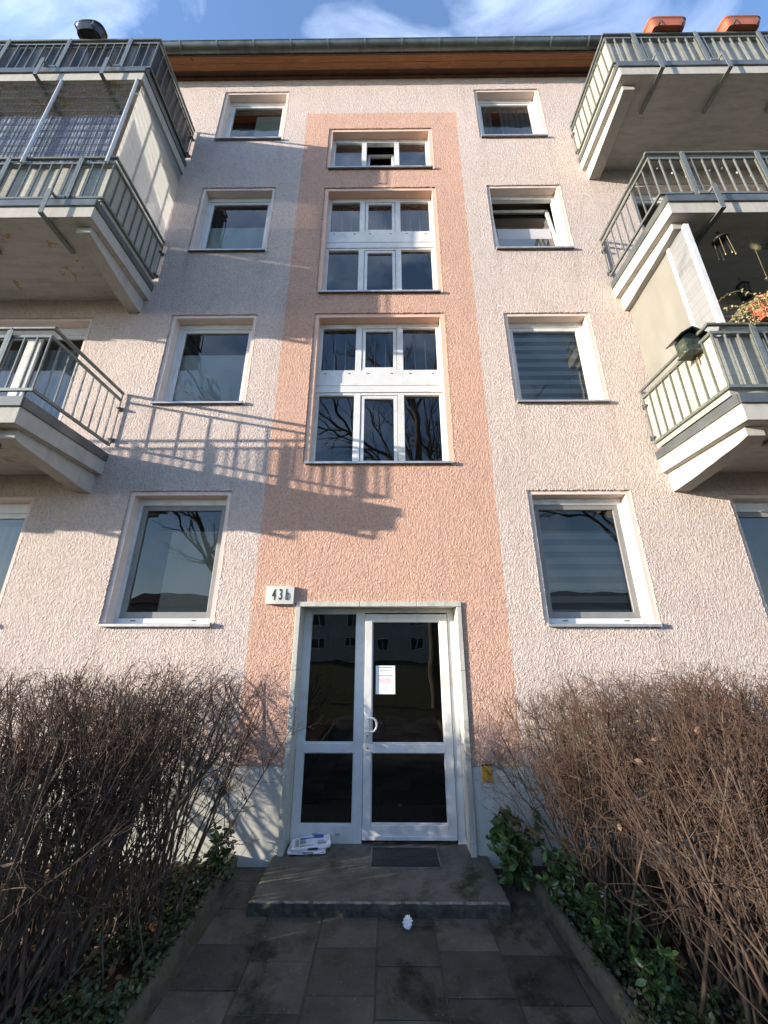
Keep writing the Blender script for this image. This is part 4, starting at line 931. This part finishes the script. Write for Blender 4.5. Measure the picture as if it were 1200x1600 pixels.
# evergreen plants
def laurel(x, y, n, h, label, lean=(0, 0), sz=.092):
    t = empty('evergreen_shrub', (x, y, 0), label, 'evergreen shrub', 'evergreen shrubs beside the path'); P = rng.normal(0, .04, (n, 3)); P[:, 2] = 0
    D = np.stack([rng.normal(lean[0], .3, n), rng.normal(lean[1], .3, n), np.ones(n)], 1); D /= np.linalg.norm(D, axis=1)[:, None]
    g0 = grow(P, D, h*rng.uniform(.5, 1.05, n), np.full(n, .005), np.full(n, .002), 8, .09, .03); tubes('stems', [g0], M['twigdk'], t, 4)
    p = g0[0][:, 2:].reshape(-1, 3); d = g0[2][:, 2:].reshape(-1, 3); p = np.repeat(p, 5, 0); leaf_mesh('leaves', p, sz, M['evergreen'], t, .5, .35, .05); return t
laurel(1.08, -.33, 16, .62, 'glossy evergreen shrub rising beside the right end of the step', (-.05, 0))
laurel(1.36, -.62, 18, .42, 'low evergreen shrub tucked in behind the start of the right kerb', (-.1, -.1), .065)
laurel(1.46, -1.05, 18, .36, 'low evergreen shrub spilling over the middle of the right kerb', (-.3, -.1), .06)
laurel(1.55, -1.45, 16, .30, 'lowest evergreen shrub beside the right kerb near the bottom of the photo', (-.3, 0), .055)
laurel(-1.50, -.30, 6, .42, 'small evergreen seedling beside the left kerb at the wall', (.25, 0), .06)
def cover(name, rects, n, sz, m, label, zmax):
    P = np.concatenate([np.stack([rng.uniform(a, b, int(n*wt)), rng.uniform(c, d, int(n*wt)), rng.uniform(.01, zmax, int(n*wt))], 1) for a, b, c, d, wt in rects])
    keep = (np.sin(P[:, 0]*9+P[:, 1]*5)+np.sin(P[:, 1]*11-P[:, 0]*4)+rng.normal(0, .6, len(P))) > -.6; P = P[keep]
    return tag(leaf_mesh(name, P, sz, m, None, .75, .5, 0), label, 'ground cover', kind='stuff')
cover('ground_ivy', [(-1.72, -1.33, -2.6, -.05, .7), (-2.6, -1.7, -2.6, -.1, .35)], 12000, .032, M['cover'], 'dark green ground cover in the left bed along the kerb', .13)
cover('ground_ivy', [(1.23, 1.62, -2.8, -.2, .7), (1.6, 2.4, -2.6, -.2, .3)], 10000, .032, M['cover'], 'dark green ground cover in the right bed along the kerb', .13)
P = np.concatenate([np.stack([rng.uniform(-3.6, -1.45, 1400), rng.uniform(-3, -.1, 1400), rng.uniform(.02, .06, 1400)], 1), np.stack([rng.uniform(1.3, 3.6, 1200), rng.uniform(-3, -.1, 1200), rng.uniform(.02, .06, 1200)], 1)])
tag(leaf_mesh('leaf_litter', P, .055, M['dead'], None, .65, 1.0, 0), 'scattered brown fallen leaves on the soil of both beds', 'fallen leaves', kind='stuff')
def single_leaf(loc, m, label, sz, rot):
    o = leaf_mesh('fallen_leaf', np.zeros((1, 3)), sz, m, None, .8, 1.0, 0); o.location = loc; o.rotation_euler = rot; return tag(o, label, 'leaf')
mo = leafmat('orange_leaf', (.55, .12, .03), (.65, .20, .06), .6)
single_leaf((-1.55, -.95, .12), mo, 'bright orange fallen leaf on the ground cover in the left bed', .10, (.2, .3, 0))
single_leaf((1.02, -.73, .012), M['straw'], 'curled pale brown leaf on the path at the right end of the step', .06, (.2, 0, 1))

# street trees and the house opposite, seen mirrored in the windows
def street_tree(x, y, H, seed, label):
    global rng; rng = np.random.default_rng(seed); t = empty('street_tree', (x, y, 0), label, 'tree', 'bare street trees'); one = np.ones(1)
    g0 = grow(np.array([[0, 0, -.1]]), np.array([[0., 0, 1]]), one*H*.62, one*.20, one*.09, 12, .03, .02)
    g1, l1 = kids(g0, 17, .30, 1, .7, .55, .62, one*H*.62, 10, .10, .05, .02)
    g2, l2 = kids(g1, 8, .15, 1, .6, .45, .6, l1, 8, .12, .03, .008); g3, l3 = kids(g2, 6, .15, 1, .6, .45, .6, l2, 6, .14, .0, .004)
    g4, l4 = kids(g3, 4, .2, 1, .6, .5, .7, l3, 4, .16, -.02, .003)
    tubes('trunk', [g0], M['bark'], t, 10); tubes('crown', [g1, g2], M['bark'], t, 6); tubes('twigs', [g3, g4], M['bark'], t, 3); return t
street_tree(1.6, -9.0, 21, 5, 'tall bare street tree standing opposite the entrance, mirrored in the stair windows')
street_tree(-6.5, -11.0, 17, 6, 'bare street tree left of the entrance, mirrored in the left windows')
street_tree(4.6, -13, 17, 12, 'bare street tree in the second row behind the one opposite the entrance')
street_tree(9.5, -9.5, 18, 8, 'bare street tree to the right, mirrored in the right windows')
ob = empty('opposite_building', (0, -48, 0), 'plain rendered house across the street, mirrored in the door glass', 'building')
b = MB(); b.box(-36, 36, -10, 0, 0, 7.0); b.build('wall', M['oppwall'], ob)
b = MB(); b.prism([(.5, 7.0), (-5, 9.2), (-10.5, 7.0)], 'x', -36.4, 36.4); b.build('roof', M['tile'], ob)
fw_ = None
for j in range(2):
    for i in range(11):
        if fw_ is None:
            b = MB(); rect_frame(b, -.7, .7, -.7, .7, .08, .08, .08, .08, .002, .06); b.box(-.04, .04, .002, .06, -.62, .62); fw_ = b.build('window', M['pvc'], ob); o = fw_
            p = MB(); p.box(-.62, .62, .003, .02, -.62, .62); pw = p.build('pane', M['black'], fw_)
        else:
            o = fw_.copy(); C.objects.link(o); o.parent = ob; q = pw.copy(); C.objects.link(q); q.parent = o
        o.location = (-22+i*4.3, 0, 2.1+j*2.9)
